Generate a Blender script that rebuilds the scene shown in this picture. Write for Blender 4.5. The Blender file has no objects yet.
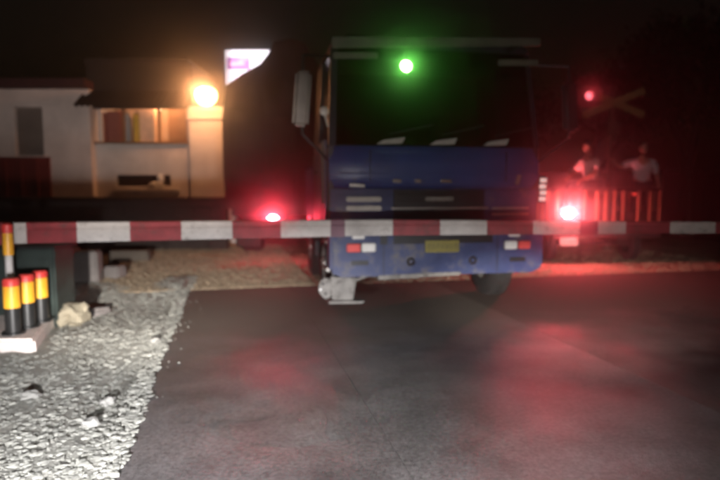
import bpy, bmesh, math, random
from mathutils import Vector, Matrix
R = math.radians
random.seed(7)
sc = bpy.context.scene
C = sc.collection

# ------------------------------------------------------------------ camera
CAMZ, PITCH, FPX = 1.4, R(5.1), 560.0
cam = bpy.data.cameras.new('camera')
cam.lens = 28.0; cam.sensor_width = 36.0
cam.clip_start = 0.05; cam.clip_end = 500
cam.dof.use_dof = True; cam.dof.focus_distance = 2.1; cam.dof.aperture_fstop = 1.45
camo = bpy.data.objects.new('camera', cam); C.objects.link(camo)
camo.location = (0, 0, CAMZ); camo.rotation_euler = (R(90) - PITCH, 0, 0)
sc.camera = camo

# ------------------------------------------------------------------ night sky, faint moon
w = bpy.data.worlds.new('World'); sc.world = w; w.use_nodes = True
nt = w.node_tree; bg = nt.nodes['Background']
sky = nt.nodes.new('ShaderNodeTexSky'); sky.sky_type = 'NISHITA'; sky.sun_disc = False
sky.sun_elevation = R(4); sky.sun_rotation = R(150); sky.dust_density = 6.0; sky.air_density = 1.5
tint = nt.nodes.new('ShaderNodeMix'); tint.data_type = 'RGBA'; tint.blend_type = 'MULTIPLY'
tint.inputs[0].default_value = 1.0; tint.inputs[7].default_value = (1.0, 0.72, 0.72, 1)
nt.links.new(sky.outputs[0], tint.inputs[6]); nt.links.new(tint.outputs[2], bg.inputs[0])
bg.inputs[1].default_value = 0.0040
sun = bpy.data.lights.new('moon', 'SUN'); sun.energy = 0.012; sun.angle = R(10); sun.color = (0.85, 0.9, 1.0)
suno = bpy.data.objects.new('moon', sun); C.objects.link(suno); suno.rotation_euler = (R(40), 0, R(30))

sc.view_settings.view_transform = 'Standard'; sc.view_settings.look = 'None'
sc.view_settings.exposure = 0.0; sc.view_settings.gamma = 1.0
sc.cycles.use_denoising = True
sc.cycles.volume_bounces = 0
sc.cycles.sample_clamp_indirect = 1.5
sc.cycles.max_bounces = 5
sc.cycles.filter_width = 2.2

# ------------------------------------------------------------------ headlamps of the car the picture is taken from, plus added ground and wall spots
def spot(name, loc, target, watt, cone, blend, col, radius, wide=1.0):
    l = bpy.data.lights.new(name, 'SPOT'); l.energy = watt; l.spot_size = R(cone); l.spot_blend = blend
    l.color = col; l.shadow_soft_size = radius
    o = bpy.data.objects.new(name, l); C.objects.link(o); o.location = loc
    d = Vector(target) - Vector(loc); o.rotation_euler = d.to_track_quat('-Z', 'Y').to_euler(); o.scale = (wide, 1, 1)
    return o
for sx in (-0.62, 0.62):
    hx = sx - 0.1
    spot('headlamp', (hx, 0.25, 0.78), (sx * 1.2 - 0.4, 9.0, 0.55), 165, 110, 1.0, (1.0, 0.95, 0.90), 0.05)
    spot('headlamp_low_beam', (hx, 0.27, 0.70), (-2.0 if sx < 0 else 0.3, 4.0, 0.0), 1750 if sx < 0 else 1350, 34, 1.0, (0.95, 0.95, 1.0), 0.05, 2.6)
    spot('added_ground_spot', (hx, 0.26, 0.74), (-2.9 if sx < 0 else 3.2, 9.2, -0.1), 4600 if sx < 0 else 4800, 12, 1.0, (1.0, 0.93, 0.85), 0.05, 3.0)  # extra spots added to brighten the dirt ground beyond the slabs
    spot('added_house_spot', (hx, 0.26, 0.80), (-6.5, 15.0, 4.1), 1900, 22, 1.0, (1.0, 0.88, 0.81), 0.05, 1.7)  # extra spots added to brighten the house and shop walls

# ------------------------------------------------------------------ helpers
def at(u, v, Y):
    d = Vector(((u - 360), 560 * math.cos(PITCH) + (240 - v) * math.sin(PITCH), (240 - v) * math.cos(PITCH) - 560 * math.sin(PITCH)))
    k = Y / d.y
    return Vector((d.x * k, Y, CAMZ + d.z * k))
def X(u, Y, v=190): return at(u, v, Y).x
def Z(v, Y): return at(360, v, Y).z

MATS = {}
def mat(name, col, rough=0.6, metal=0.0, var=0.25, scale=6.0, bump=0.0, bscale=None, emit=None, estr=0, island=0.0, spec=0.5, rvar=0.0, coat=0.0, stretch=None, fine=0.0, fscale=90.0, chip=None, cthr=.64, cscale=14.0):
    if name in MATS: return MATS[name]
    m = bpy.data.materials.new(name); m.use_nodes = True; t = m.node_tree
    p = t.nodes['Principled BSDF']
    p.inputs['Roughness'].default_value = rough; p.inputs['Metallic'].default_value = metal
    p.inputs['Specular IOR Level'].default_value = spec
    p.inputs['Coat Weight'].default_value = coat
    tc = t.nodes.new('ShaderNodeTexCoord'); src = tc.outputs['Object']
    if stretch:
        mp = t.nodes.new('ShaderNodeMapping'); mp.inputs['Scale'].default_value = stretch
        t.links.new(src, mp.inputs[0]); src = mp.outputs[0]
    n = t.nodes.new('ShaderNodeTexNoise'); n.inputs['Scale'].default_value = scale; n.inputs['Detail'].default_value = 8; n.inputs['Roughness'].default_value = 0.65
    t.links.new(src, n.inputs['Vector'])
    cr = t.nodes.new('ShaderNodeValToRGB')
    cr.color_ramp.elements[0].position = 0.28; cr.color_ramp.elements[1].position = 0.72
    lo = [max(0, c * (1 - var)) for c in col]; hi = [min(1, c * (1 + var)) for c in col]
    cr.color_ramp.elements[0].color = (*lo, 1); cr.color_ramp.elements[1].color = (*hi, 1)
    t.links.new(n.outputs['Fac'], cr.inputs[0]); out = cr.outputs[0]
    if island:
        g = t.nodes.new('ShaderNodeNewGeometry'); mr = t.nodes.new('ShaderNodeMapRange')
        mr.inputs[3].default_value = 1 - island; mr.inputs[4].default_value = 1 + island
        t.links.new(g.outputs['Random Per Island'], mr.inputs[0])
        mx = t.nodes.new('ShaderNodeMix'); mx.data_type = 'RGBA'; mx.blend_type = 'MULTIPLY'; mx.inputs[0].default_value = 1
        t.links.new(out, mx.inputs[6]); t.links.new(mr.outputs[0], mx.inputs[7]); out = mx.outputs[2]
    if fine:
        nf = t.nodes.new('ShaderNodeTexNoise'); nf.inputs['Scale'].default_value = fscale; nf.inputs['Detail'].default_value = 4; nf.inputs['Roughness'].default_value = .7
        t.links.new(src, nf.inputs['Vector'])
        mf = t.nodes.new('ShaderNodeMapRange'); mf.inputs[1].default_value = .3; mf.inputs[2].default_value = .7; mf.inputs[3].default_value = 1 - fine; mf.inputs[4].default_value = 1 + fine
        t.links.new(nf.outputs['Fac'], mf.inputs[0])
        mx = t.nodes.new('ShaderNodeMix'); mx.data_type = 'RGBA'; mx.blend_type = 'MULTIPLY'; mx.inputs[0].default_value = 1
        t.links.new(out, mx.inputs[6]); t.links.new(mf.outputs[0], mx.inputs[7]); out = mx.outputs[2]
    if chip:
        nc = t.nodes.new('ShaderNodeTexNoise'); nc.inputs['Scale'].default_value = cscale; nc.inputs['Detail'].default_value = 7; nc.inputs['Roughness'].default_value = .75
        t.links.new(tc.outputs['Object'], nc.inputs['Vector'])
        mc_ = t.nodes.new('ShaderNodeMapRange'); mc_.inputs[1].default_value = cthr - .06; mc_.inputs[2].default_value = cthr + .06; mc_.inputs[4].default_value = .8
        t.links.new(nc.outputs['Fac'], mc_.inputs[0])
        mx = t.nodes.new('ShaderNodeMix'); mx.data_type = 'RGBA'; mx.inputs[7].default_value = (*chip, 1)
        t.links.new(mc_.outputs[0], mx.inputs[0]); t.links.new(out, mx.inputs[6]); out = mx.outputs[2]
    t.links.new(out, p.inputs['Base Color'])
    if rvar:
        n3 = t.nodes.new('ShaderNodeTexNoise'); n3.inputs['Scale'].default_value = scale * 0.35; n3.inputs['Detail'].default_value = 5
        t.links.new(src, n3.inputs['Vector'])
        mr = t.nodes.new('ShaderNodeMapRange'); mr.inputs[1].default_value = 0.35; mr.inputs[2].default_value = 0.65
        mr.inputs[3].default_value = rough - rvar; mr.inputs[4].default_value = rough + rvar
        t.links.new(n3.outputs['Fac'], mr.inputs[0]); t.links.new(mr.outputs[0], p.inputs['Roughness'])
    if bump:
        n2 = t.nodes.new('ShaderNodeTexNoise'); n2.inputs['Scale'].default_value = bscale or scale * 4; n2.inputs['Detail'].default_value = 6
        t.links.new(tc.outputs['Object'], n2.inputs['Vector'])
        b = t.nodes.new('ShaderNodeBump'); b.inputs['Strength'].default_value = bump; b.inputs['Distance'].default_value = 0.02
        t.links.new(n2.outputs['Fac'], b.inputs['Height']); t.links.new(b.outputs[0], p.inputs['Normal'])
    if emit:
        p.inputs['Emission Color'].default_value = (*emit, 1); p.inputs['Emission Strength'].default_value = estr
        m.cycles.emission_sampling = 'NONE'
    MATS[name] = m
    return m
def glass(name, tint, trans=0.6):
    m = bpy.data.materials.new(name); m.use_nodes = True; t = m.node_tree
    for n in list(t.nodes):
        if n.type != 'OUTPUT_MATERIAL': t.nodes.remove(n)
    o = [n for n in t.nodes if n.type == 'OUTPUT_MATERIAL'][0]
    tr = t.nodes.new('ShaderNodeBsdfTransparent'); tr.inputs[0].default_value = (*tint, 1)
    gl = t.nodes.new('ShaderNodeBsdfGlossy'); gl.inputs['Roughness'].default_value = 0.06
    tc = t.nodes.new('ShaderNodeTexCoord'); nz = t.nodes.new('ShaderNodeTexNoise'); nz.inputs['Scale'].default_value = 3
    mr = t.nodes.new('ShaderNodeMapRange'); mr.inputs[3].default_value = 0.03; mr.inputs[4].default_value = 0.14
    t.links.new(tc.outputs['Object'], nz.inputs['Vector']); t.links.new(nz.outputs['Fac'], mr.inputs[0]); t.links.new(mr.outputs[0], gl.inputs['Roughness'])
    fr = t.nodes.new('ShaderNodeFresnel'); fr.inputs[0].default_value = 1.5
    mx = t.nodes.new('ShaderNodeMixShader')
    t.links.new(fr.outputs[0], mx.inputs[0]); t.links.new(tr.outputs[0], mx.inputs[1]); t.links.new(gl.outputs[0], mx.inputs[2])
    t.links.new(mx.outputs[0], o.inputs[0])
    return m

class MB:
    def __init__(s): s.v = []; s.f = []
    def add(s, vs, fs):
        b = len(s.v); s.v += [tuple(v) for v in vs]; s.f += [tuple(b + i for i in f) for f in fs]; return s
    def box(s, c, d, rz=0, rx=0, ry=0, taper=1.0):
        M = Matrix.Rotation(rz, 3, 'Z') @ Matrix.Rotation(ry, 3, 'Y') @ Matrix.Rotation(rx, 3, 'X')
        vs = []
        for z in (-.5, .5):
            k = taper if z > 0 else 1.0
            for x, y in ((-.5, -.5), (.5, -.5), (.5, .5), (-.5, .5)):
                vs.append(M @ Vector((x * d[0] * k, y * d[1] * k, z * d[2])) + Vector(c))
        return s.add(vs, [(3, 2, 1, 0), (4, 5, 6, 7), (0, 1, 5, 4), (1, 2, 6, 5), (2, 3, 7, 6), (3, 0, 4, 7)])
    def span(s, x0, x1, y0, y1, z0, z1):
        return s.box(((x0 + x1) / 2, (y0 + y1) / 2, (z0 + z1) / 2), (abs(x1 - x0), abs(y1 - y0), abs(z1 - z0)))
    def cyl(s, p0, p1, r0, r1=None, n=16):
        r1 = r0 if r1 is None else r1
        p0, p1 = Vector(p0), Vector(p1); a = (p1 - p0).normalized()
        q = a.to_track_quat('Z', 'Y').to_matrix(); vs = []
        for p, r in ((p0, r0), (p1, r1)):
            for i in range(n):
                t = 2 * math.pi * i / n; vs.append(p + q @ Vector((r * math.cos(t), r * math.sin(t), 0)))
        fs = [(i, (i + 1) % n, n + (i + 1) % n, n + i) for i in range(n)] + [tuple(range(n - 1, -1, -1)), tuple(range(n, 2 * n))]
        return s.add(vs, fs)
    def lathe(s, c, axis, prof, n=24):
        q = Vector(axis).to_track_quat('Z', 'Y').to_matrix(); c = Vector(c); vs = []
        for r, h in prof:
            for i in range(n):
                t = 2 * math.pi * i / n; vs.append(c + q @ Vector((r * math.cos(t), r * math.sin(t), h)))
        m = len(prof); fs = [(k * n + i, k * n + (i + 1) % n, (k + 1) * n + (i + 1) % n, (k + 1) * n + i) for k in range(m - 1) for i in range(n)]
        return s.add(vs, fs)
    def prism(s, poly, y0, y1):          # polygon in x,z extruded along y
        n = len(poly); vs = [(x, y0, z) for x, z in poly] + [(x, y1, z) for x, z in poly]
        fs = [(i, (i + 1) % n, n + (i + 1) % n, n + i) for i in range(n)] + [tuple(range(n - 1, -1, -1)), tuple(range(n, 2 * n))]
        return s.add(vs, fs)
    def tube(s, pts, r, n=8):
        for a, b in zip(pts[:-1], pts[1:]): s.cyl(a, b, r, r, n)
        return s
    def build(s, name, m, parent=None, bevel=0.0, smooth=False, seg=2):
        me = bpy.data.meshes.new(name); me.from_pydata(s.v, [], s.f)
        bm = bmesh.new(); bm.from_mesh(me); bmesh.ops.recalc_face_normals(bm, faces=bm.faces)
        if bevel: bmesh.ops.bevel(bm, geom=[e for e in bm.edges if e.is_manifold and e.calc_face_angle(0) > 0.5], offset=bevel, segments=seg, affect='EDGES', clamp_overlap=True)
        bm.to_mesh(me); bm.free()
        if smooth or bevel:
            for p in me.polygons: p.use_smooth = True
            try: me.set_sharp_from_angle(angle=R(40))
            except Exception: pass
        me.materials.append(m)
        o = bpy.data.objects.new(name, me); C.objects.link(o); o.parent = parent
        return o
def tag(o, label=None, cat=None, group=None, kind=None):
    if label: o['label'] = label
    if cat: o['category'] = cat
    if group: o['group'] = group
    if kind: o['kind'] = kind
    return o
def thing(name, label, cat, loc=(0, 0, 0), rz=0, group=None):
    o = bpy.data.objects.new(name, None); C.objects.link(o); o.empty_display_size = 0.2
    o.location = loc; o.rotation_euler = (0, 0, rz)
    return tag(o, label, cat, group)
def copy_tree(o, parent=None):
    c = o.copy(); C.objects.link(c); c.parent = parent
    for ch in list(o.children): copy_tree(ch, c)
    return c
def lamp_spot(name, loc, watt, col, radius, cone=150, target=(0, 0, 1.2)):
    return spot(name, loc, target, watt, cone, 1.0, col, radius)

# ------------------------------------------------------------------ materials
M_conc = mat('road_concrete', (0.112, 0.102, 0.100), 0.42, var=0.42, scale=2.2, bump=0.35, bscale=150, rvar=0.13, spec=0.5, fine=0.45, fscale=38)
M_dimroad = mat('dimmed_wet_road', (0.095, 0.080, 0.076), 0.46, var=0.45, scale=2.5, bump=0.4, bscale=150, rvar=0.13, spec=0.45, fine=0.45, fscale=38)  # wet road with headlamp falloff at right put into a darker colour
M_dust = mat('dusty_road', (0.34, 0.26, 0.18), 0.85, var=0.35, scale=1.6, bump=0.4, bscale=25)
M_soil = mat('soil', (0.10, 0.082, 0.065), 0.9, var=0.4, scale=1.5, bump=0.6, bscale=18)
M_grav = mat('crushed_stone', (0.30, 0.295, 0.26), 0.95, var=0.3, scale=1.6, island=0.3)
M_gravb = mat('gravel_fines', (0.33, 0.32, 0.28), 0.95, var=0.4, scale=3, bump=0.5, bscale=60, fine=.4, fscale=55)
M_rock = mat('pale_rock', (0.27, 0.262, 0.24), 0.8, var=0.25, scale=10, bump=0.4)
M_tanrock = mat('tan_rock', (0.26, 0.225, 0.16), 0.85, var=0.25, scale=12, bump=0.5)
M_block = mat('grey_concrete', (0.17, 0.15, 0.14), 0.85, var=0.3, scale=5, bump=0.3)
M_plinth = mat('whitewashed_concrete', (0.78, 0.68, 0.63), 0.8, var=0.2, scale=5, bump=0.3)
M_white = mat('white_paint', (0.52, 0.48, 0.45), 0.65, var=0.28, scale=4, chip=(.16, .13, .11), cthr=.62, cscale=11)
M_red = mat('red_paint', (0.25, 0.036, 0.042), 0.65, var=0.35, chip=(.10, .05, .045), cthr=.6, cscale=11, scale=10)
M_sleeve = mat('dark_red_sleeve', (0.11, 0.022, 0.05), 0.5, var=0.3, scale=8)
M_black = mat('black_paint', (0.018, 0.018, 0.018), 0.35, var=0.3, scale=9)
M_yel = mat('yellow_band', (0.85, 0.40, 0.03), 0.42, var=0.18, scale=8)
M_redcap = mat('red_cap', (0.75, 0.06, 0.05), 0.45, var=0.15, scale=8)
M_green = mat('dark_green_paint', (0.025, 0.035, 0.03), 0.5, var=0.4, scale=6)
M_blue = mat('blue_truck_paint', (0.030, 0.050, 0.165), 0.42, var=0.22, scale=3.5, rvar=0.12, coat=0.3, chip=(.10, .09, .085), cthr=.66, cscale=5)
M_bluedk = mat('blue_bumper_paint', (0.028, 0.040, 0.110), 0.5, var=0.3, scale=4, rvar=0.12, chip=(.12, .105, .09), cthr=.58, cscale=4)
M_plastic = mat('black_plastic', (0.012, 0.011, 0.012), 0.5, var=0.35, scale=8)
M_rub = mat('tyre_rubber', (0.014, 0.013, 0.012), 0.8, var=0.3, scale=12)
M_steel = mat('dull_steel', (0.34, 0.32, 0.29), 0.42, metal=0.6, var=0.3, scale=8)
M_chrome = mat('chrome', (0.75, 0.73, 0.70), 0.25, metal=0.9, var=0.12, scale=10)
M_silver = mat('silver_paint', (0.5, 0.46, 0.41), 0.45, var=0.15, scale=12)
M_pale = mat('pale_plastic', (0.20, 0.185, 0.165), 0.65, var=0.35, scale=7, chip=(.06, .05, .04), cthr=.56, cscale=9)
M_mirror = mat('mirror_housing', (0.11, 0.095, 0.082), 0.5, var=0.25, scale=7)
M_visor = mat('visor_paint', (0.09, 0.085, 0.06), 0.6, var=0.4, scale=3)
M_cabdk = mat('dark_cab_paint', (0.014, 0.014, 0.02), 0.5, var=0.4, scale=3)
M_lens = mat('clear_lens', (0.80, 0.77, 0.72), 0.18, var=0.1, scale=20, coat=0.6)
M_amber = mat('red_amber_lens', (0.75, 0.10, 0.09), 0.22, var=0.1, scale=20)
M_plate = mat('yellow_plate', (0.21, 0.175, 0.04), 0.5, var=0.15, scale=20)
M_ink = mat('plate_ink', (0.09, 0.08, 0.04), 0.6)
M_inter = mat('cab_interior', (0.02, 0.018, 0.016), 0.8)
M_tarp = mat('dark_tarpaulin', (0.055, 0.026, 0.022), 0.8, var=0.5, scale=2.5, bump=0.8, bscale=5)
M_tarpp = mat('tarpaulin_patch', (0.042, 0.022, 0.022), 0.75, var=0.4, scale=3, bump=0.5, bscale=7)
M_frame = mat('chassis_black', (0.02, 0.014, 0.012), 0.7, var=0.4, scale=6)
M_wallw = mat('white_plaster', (0.66, 0.56, 0.52), 0.85, var=0.25, scale=1.2, bump=0.25, bscale=20)
M_wallk = mat('grey_white_plaster', (0.64, 0.61, 0.59), 0.85, var=0.2, scale=1.5, bump=0.25, bscale=20)
M_redwall = mat('dark_red_panel', (0.16, 0.02, 0.018), 0.6, var=0.35, scale=2)
M_dkdoor = mat('brown_shutter', (0.20, 0.16, 0.14), 0.7, var=0.3, scale=3)
M_roof = mat('dark_roof_sheet', (0.014, 0.010, 0.008), 0.8, var=0.4, scale=3)
M_roofr = mat('dark_red_roof', (0.05, 0.014, 0.014), 0.8, var=0.4, scale=3)
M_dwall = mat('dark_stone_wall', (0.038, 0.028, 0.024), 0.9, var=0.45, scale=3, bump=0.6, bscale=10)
M_wood = mat('timber', (0.22, 0.13, 0.07), 0.7, var=0.3, scale=6)
M_cream = mat('cream_board', (0.62, 0.45, 0.30), 0.7, var=0.15, scale=5)
M_bark = mat('bark', (0.05, 0.04, 0.032), 0.9, var=0.3, scale=8, bump=0.6)
M_leaf = mat('leaves', (0.05, 0.06, 0.04), 0.7, var=0.3, scale=2, island=0.5)
M_cbuck = mat('weathered_yellow_board', (0.40, 0.28, 0.11), 0.6, var=0.3, scale=8)
M_mast = mat('mast_paint', (0.10, 0.065, 0.04), 0.6, var=0.3, scale=8)
M_stake = mat('rusty_bars', (0.30, 0.17, 0.10), 0.6, var=0.35, scale=9)
M_bed = mat('dark_bed_board', (0.035, 0.02, 0.018), 0.8, var=0.4, scale=6)
M_skin = mat('skin', (0.36, 0.22, 0.16), 0.6, var=0.1)
M_hair = mat('hair', (0.012, 0.01, 0.009), 0.6)
M_shirt = mat('white_shirt', (0.72, 0.66, 0.64), 0.85, var=0.15, scale=7)
M_shirt2 = mat('grey_white_shirt', (0.62, 0.62, 0.66), 0.85, var=0.15, scale=7)
M_trou = mat('dark_trousers', (0.02, 0.02, 0.028), 0.85, var=0.3)

# ------------------------------------------------------------------ the setting: ground, road, crossing
TH = R(13); RD = Vector((-math.sin(TH), math.cos(TH), 0)); RR = Vector((math.cos(TH), math.sin(TH), 0))
def st(s, t, z=0.0): p = RR * s + RD * t; return Vector((p.x, p.y, z))
g = MB().add([(-60, -20, -.08), (60, -20, -.08), (60, 70, -.08), (-60, 70, -.08)], [(0, 1, 2, 3)]).build('ground', M_soil)
tag(g, kind='structure')
# dry dust film carried onto the far ends of the slabs, with a ragged edge
def dust_film(m, col):
    t = m.node_tree; p = t.nodes['Principled BSDF']; tc = t.nodes.new('ShaderNodeTexCoord')
    dt = t.nodes.new('ShaderNodeVectorMath'); dt.operation = 'DOT_PRODUCT'; dt.inputs[1].default_value = RD
    nz = t.nodes.new('ShaderNodeTexNoise'); nz.inputs['Scale'].default_value = .9; nz.inputs['Detail'].default_value = 7; nz.inputs['Roughness'].default_value = .62
    t.links.new(tc.outputs['Object'], dt.inputs[0]); t.links.new(tc.outputs['Object'], nz.inputs['Vector'])
    ad = t.nodes.new('ShaderNodeMath'); ad.operation = 'MULTIPLY_ADD'; ad.inputs[1].default_value = 3.2
    t.links.new(nz.outputs['Fac'], ad.inputs[0]); t.links.new(dt.outputs['Value'], ad.inputs[2])
    mr = t.nodes.new('ShaderNodeMapRange'); mr.inputs[1].default_value = 6.1; mr.inputs[2].default_value = 7.5; mr.inputs[4].default_value = .92
    t.links.new(ad.outputs[0], mr.inputs[0])
    for key, val in (('Base Color', col), ('Roughness', .9)):
        lk = p.inputs[key].links[0].from_socket
        mx = t.nodes.new('ShaderNodeMix'); t.links.new(mr.outputs[0], mx.inputs[0])
        if key == 'Roughness':
            t.links.new(lk, mx.inputs[2]); mx.inputs[3].default_value = val; t.links.new(mx.outputs[0], p.inputs[key])
        else:
            nd = t.nodes.new('ShaderNodeMix'); nd.data_type = 'RGBA'; nd.blend_type = 'MULTIPLY'
            mx.data_type = 'RGBA'; t.links.new(mr.outputs[0], mx.inputs[0]); t.links.new(lk, mx.inputs[6]); mx.inputs[7].default_value = (*val, 1); t.links.new(mx.outputs[2], p.inputs[key])
            t.nodes.remove(nd)
dust_film(M_conc, (.135, .105, .082)); dust_film(M_dimroad, (.085, .064, .050))
# road: concrete slabs with recessed joints
sub = MB().box((0, 0, 0), (1, 1, 1))
sub = MB()
a, b, c_, d = st(-.57, -6, -.03), st(9.6, -6, -.03), st(9.6, 8.06, -.03), st(-.57, 8.06, -.03)
sub.add([a, b, c_, d, a - Vector((0, 0, .045)), b - Vector((0, 0, .045)), c_ - Vector((0, 0, .045)), d - Vector((0, 0, .045))],
        [(0, 1, 2, 3), (7, 6, 5, 4), (0, 4, 5, 1), (1, 5, 6, 2), (2, 6, 7, 3), (3, 7, 4, 0)])
road = tag(sub.build('road', M_dimroad), kind='structure')
cols = [(-.58, .84, M_conc), (.84, 2.98, M_conc), (2.98, 5.2, M_dimroad), (5.2, 7.4, M_dimroad), (7.4, 9.6, M_dimroad)]
rows = [-6, -2.5, 1.2, 8.1]
for (s0, s1, mm) in cols:
    for t0, t1 in zip(rows[:-1], rows[1:]):
        j = .0012; dz = random.uniform(-.003, .003); q = MB()
        vs = []
        for z in (-.029, dz):
            for s_, t_ in ((s0 + j, t0 + j), (s1 - j, t0 + j), (s1 - j, t1 - j), (s0 + j, t1 - j)):
                vs.append(st(s_, t_, z + (random.uniform(-.002, .002) if z == dz else 0)))
        q.add(vs, [(3, 2, 1, 0), (4, 5, 6, 7), (0, 1, 5, 4), (1, 2, 6, 5), (2, 3, 7, 6), (3, 0, 4, 7)])
        q.build('slab', mm, road)
# dusty apron beyond the crossing (gently uneven sheet)
q = MB(); ns, nt_ = 60, 70; vs = []
for i in range(nt_ + 1):
    t = 8.115 + (i / nt_) ** 1.6 * 42
    for k in range(ns + 1):
        s = -2.1 + k / ns * 15
        edge = math.exp(-((t - 8.1) / .25) ** 2)
        z = -.015 + (1 - edge) * .007 * (math.sin(s * 2.3 + t * .7) + math.sin(t * 3.1 - s * 1.1) * .6 + random.uniform(-.6, .6))
        vs.append(st(s, t, z))
q.add(vs, [(i * (ns + 1) + k, i * (ns + 1) + k + 1, (i + 1) * (ns + 1) + k + 1, (i + 1) * (ns + 1) + k) for i in range(nt_) for k in range(ns)])
ap = q.build('dirt_road', M_dust, smooth=True); tag(ap, kind='structure')

# gravel: bed and loose stones
M_clod = mat('dirt_clods', (0.30, 0.23, 0.155), 0.95, var=0.25, scale=8, island=0.3)
def gz(x, y):
    return .0 + .025 * math.sin(x * 1.9 + y * .6) + .02 * math.sin(y * 2.1 - x * .8 + 1) + .012 * math.sin(x * 5 + y * 3.3)
q = MB(); vs = []; nx, ny = 90, 90
for i in range(ny + 1):
    for k in range(nx + 1):
        s = -9.5 + (1 - (1 - k / nx) ** 1.5) * (9.5 - .59); t = .2 + i / ny * 9.4
        p = st(s, t); e = min(1, max(0, (-.59 - s) / .12)); vs.append((p.x, p.y, (-.005 * (1 - e) + e * gz(p.x, p.y)) + random.uniform(-.008, .008) * e))
q.add(vs, [(i * (nx + 1) + k, i * (nx + 1) + k + 1, (i + 1) * (nx + 1) + k + 1, (i + 1) * (nx + 1) + k) for i in range(ny) for k in range(nx)])
gb = q.build('gravel_bed', M_gravb, smooth=True); tag(gb, kind='structure')
bm0 = bmesh.new(); bmesh.ops.create_icosphere(bm0, subdivisions=1, radius=1.0)
IV = [v.co.copy() for v in bm0.verts]; IFc = [tuple(v.index for v in f.verts) for f in bm0.faces]; bm0.free()
def stone(q, c, r, flat=.6, sq=(1, 1)):
    rot = Matrix.Rotation(random.uniform(0, 6.3), 3, 'Z') @ Matrix.Rotation(random.uniform(-.5, .5), 3, 'X')
    sx, sy = random.uniform(.75, 1.35) * sq[0], random.uniform(.7, 1.1) * sq[1]
    q.add([rot @ Vector((v.x * sx, v.y * sy, v.z * flat)) * (r * random.uniform(.78, 1.18)) + Vector(c) for v in IV], IFc)
q = MB(); n = 0
while n < 26000:
    t = 1.2 + 8.2 * random.random() ** 1.7; s = -.585 + .015 * math.sin(t * 2.3) + random.gauss(0, .015) - random.random() ** 1.25 * 6.0
    p = st(s, t)
    if p.y < 1.2 or abs(p.x) > p.y * .8 + .3: continue
    if -3.9 < p.x < -2.75 and 4.65 < p.y < 6.5 and p.x < -2.72 - (p.y - 4.7) * .38: continue
    r = random.choice((.006, .008, .010, .013, .016, .026)) * random.uniform(.7, 1.3)
    stone(q, (p.x, p.y, (gz(p.x, p.y) if s < -.7 else .004) + r * .02), r, .36); n += 1
for k in range(24):      # a few that strayed on the road edge
    s = -.56 + abs(random.gauss(0, .07)); t = random.uniform(1.8, 8); p = st(s, t); r = random.uniform(.004, .009)
    stone(q, (p.x, p.y, r * .5), r)
tag(q.build('gravel', M_grav), 'loose pale crushed stone covering the verge left of the road', 'gravel', kind='stuff')
q = MB()
for k in range(16000):
    t = 8.15 + 6.5 * random.random() ** 1.6; s = random.uniform(-2.0, 1.2) if k % 3 else random.uniform(1.2, 9.5)
    p = st(s, t); rr_ = random.uniform(.008, .026) * (1 if s < 1.2 else .8)
    stone(q, (p.x, p.y, rr_ * .2 - .012), rr_, .8)
tag(q.build('dirt_clods', M_clod), 'loose brown dirt clods scattered over the dirt road beyond the slabs', 'dirt', kind='stuff')
def rock(name, m, loc, r, flat, label, cat='rock', group=None):
    bm = bmesh.new(); bmesh.ops.create_icosphere(bm, subdivisions=3, radius=1.0)
    rs = random.uniform(0, 50)
    from mathutils import noise
    for v in bm.verts:
        k = 1 + .5 * noise.noise(v.co * 1.6 + Vector((rs, 0, 0))) + .16 * noise.noise(v.co * 4.5 + Vector((0, rs, 0)))
        v.co = Vector((v.co.x * r[0], v.co.y * r[1], v.co.z * flat)) * k
    zmin = min(v.co.z for v in bm.verts)
    me = bpy.data.meshes.new(name); bm.to_mesh(me); bm.free(); me.materials.append(m)
    for p in me.polygons: p.use_smooth = True
    me.set_sharp_from_angle(angle=R(30))
    o = bpy.data.objects.new(name, me); C.objects.link(o); o.location = (loc[0], loc[1], loc[2] - zmin - .015); o.rotation_euler.z = rs
    return tag(o, label, cat, group)
p = at(71, 318, 5.85); rock('boulder', M_tanrock, (p.x, p.y, gz(p.x, p.y) - .02), (.19, .17), .15, 'tan boulder on the gravel at the end of the white kerb')
p = at(97, 305, 6.4); rock('boulder', M_block, (p.x, p.y, gz(p.x, p.y) - .02), (.13, .1), .06, 'low dark grey stone just right of the tan boulder')
for (u, v, Y, r, f, lab) in [(80, 433, 3.25, (.05, .04), .03, 'bright white stone on the gravel near the lower left corner'),
                             (98, 405, 3.65, (.05, .045), .03, 'pale stone among gravel halfway along the road edge'),
                             (20, 395, 3.75, (.06, .05), .035, 'pale flat stone on the gravel near the left picture edge'),
                             (150, 345, 5.05, (.055, .04), .03, 'small pale stone on the gravel close to the road edge, farthest one')]:
    rock('rock', M_rock, (X(u, Y), Y, gz(X(u, Y), Y)), r, f, lab, 'stone', 'larger stones in the gravel')

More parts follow.
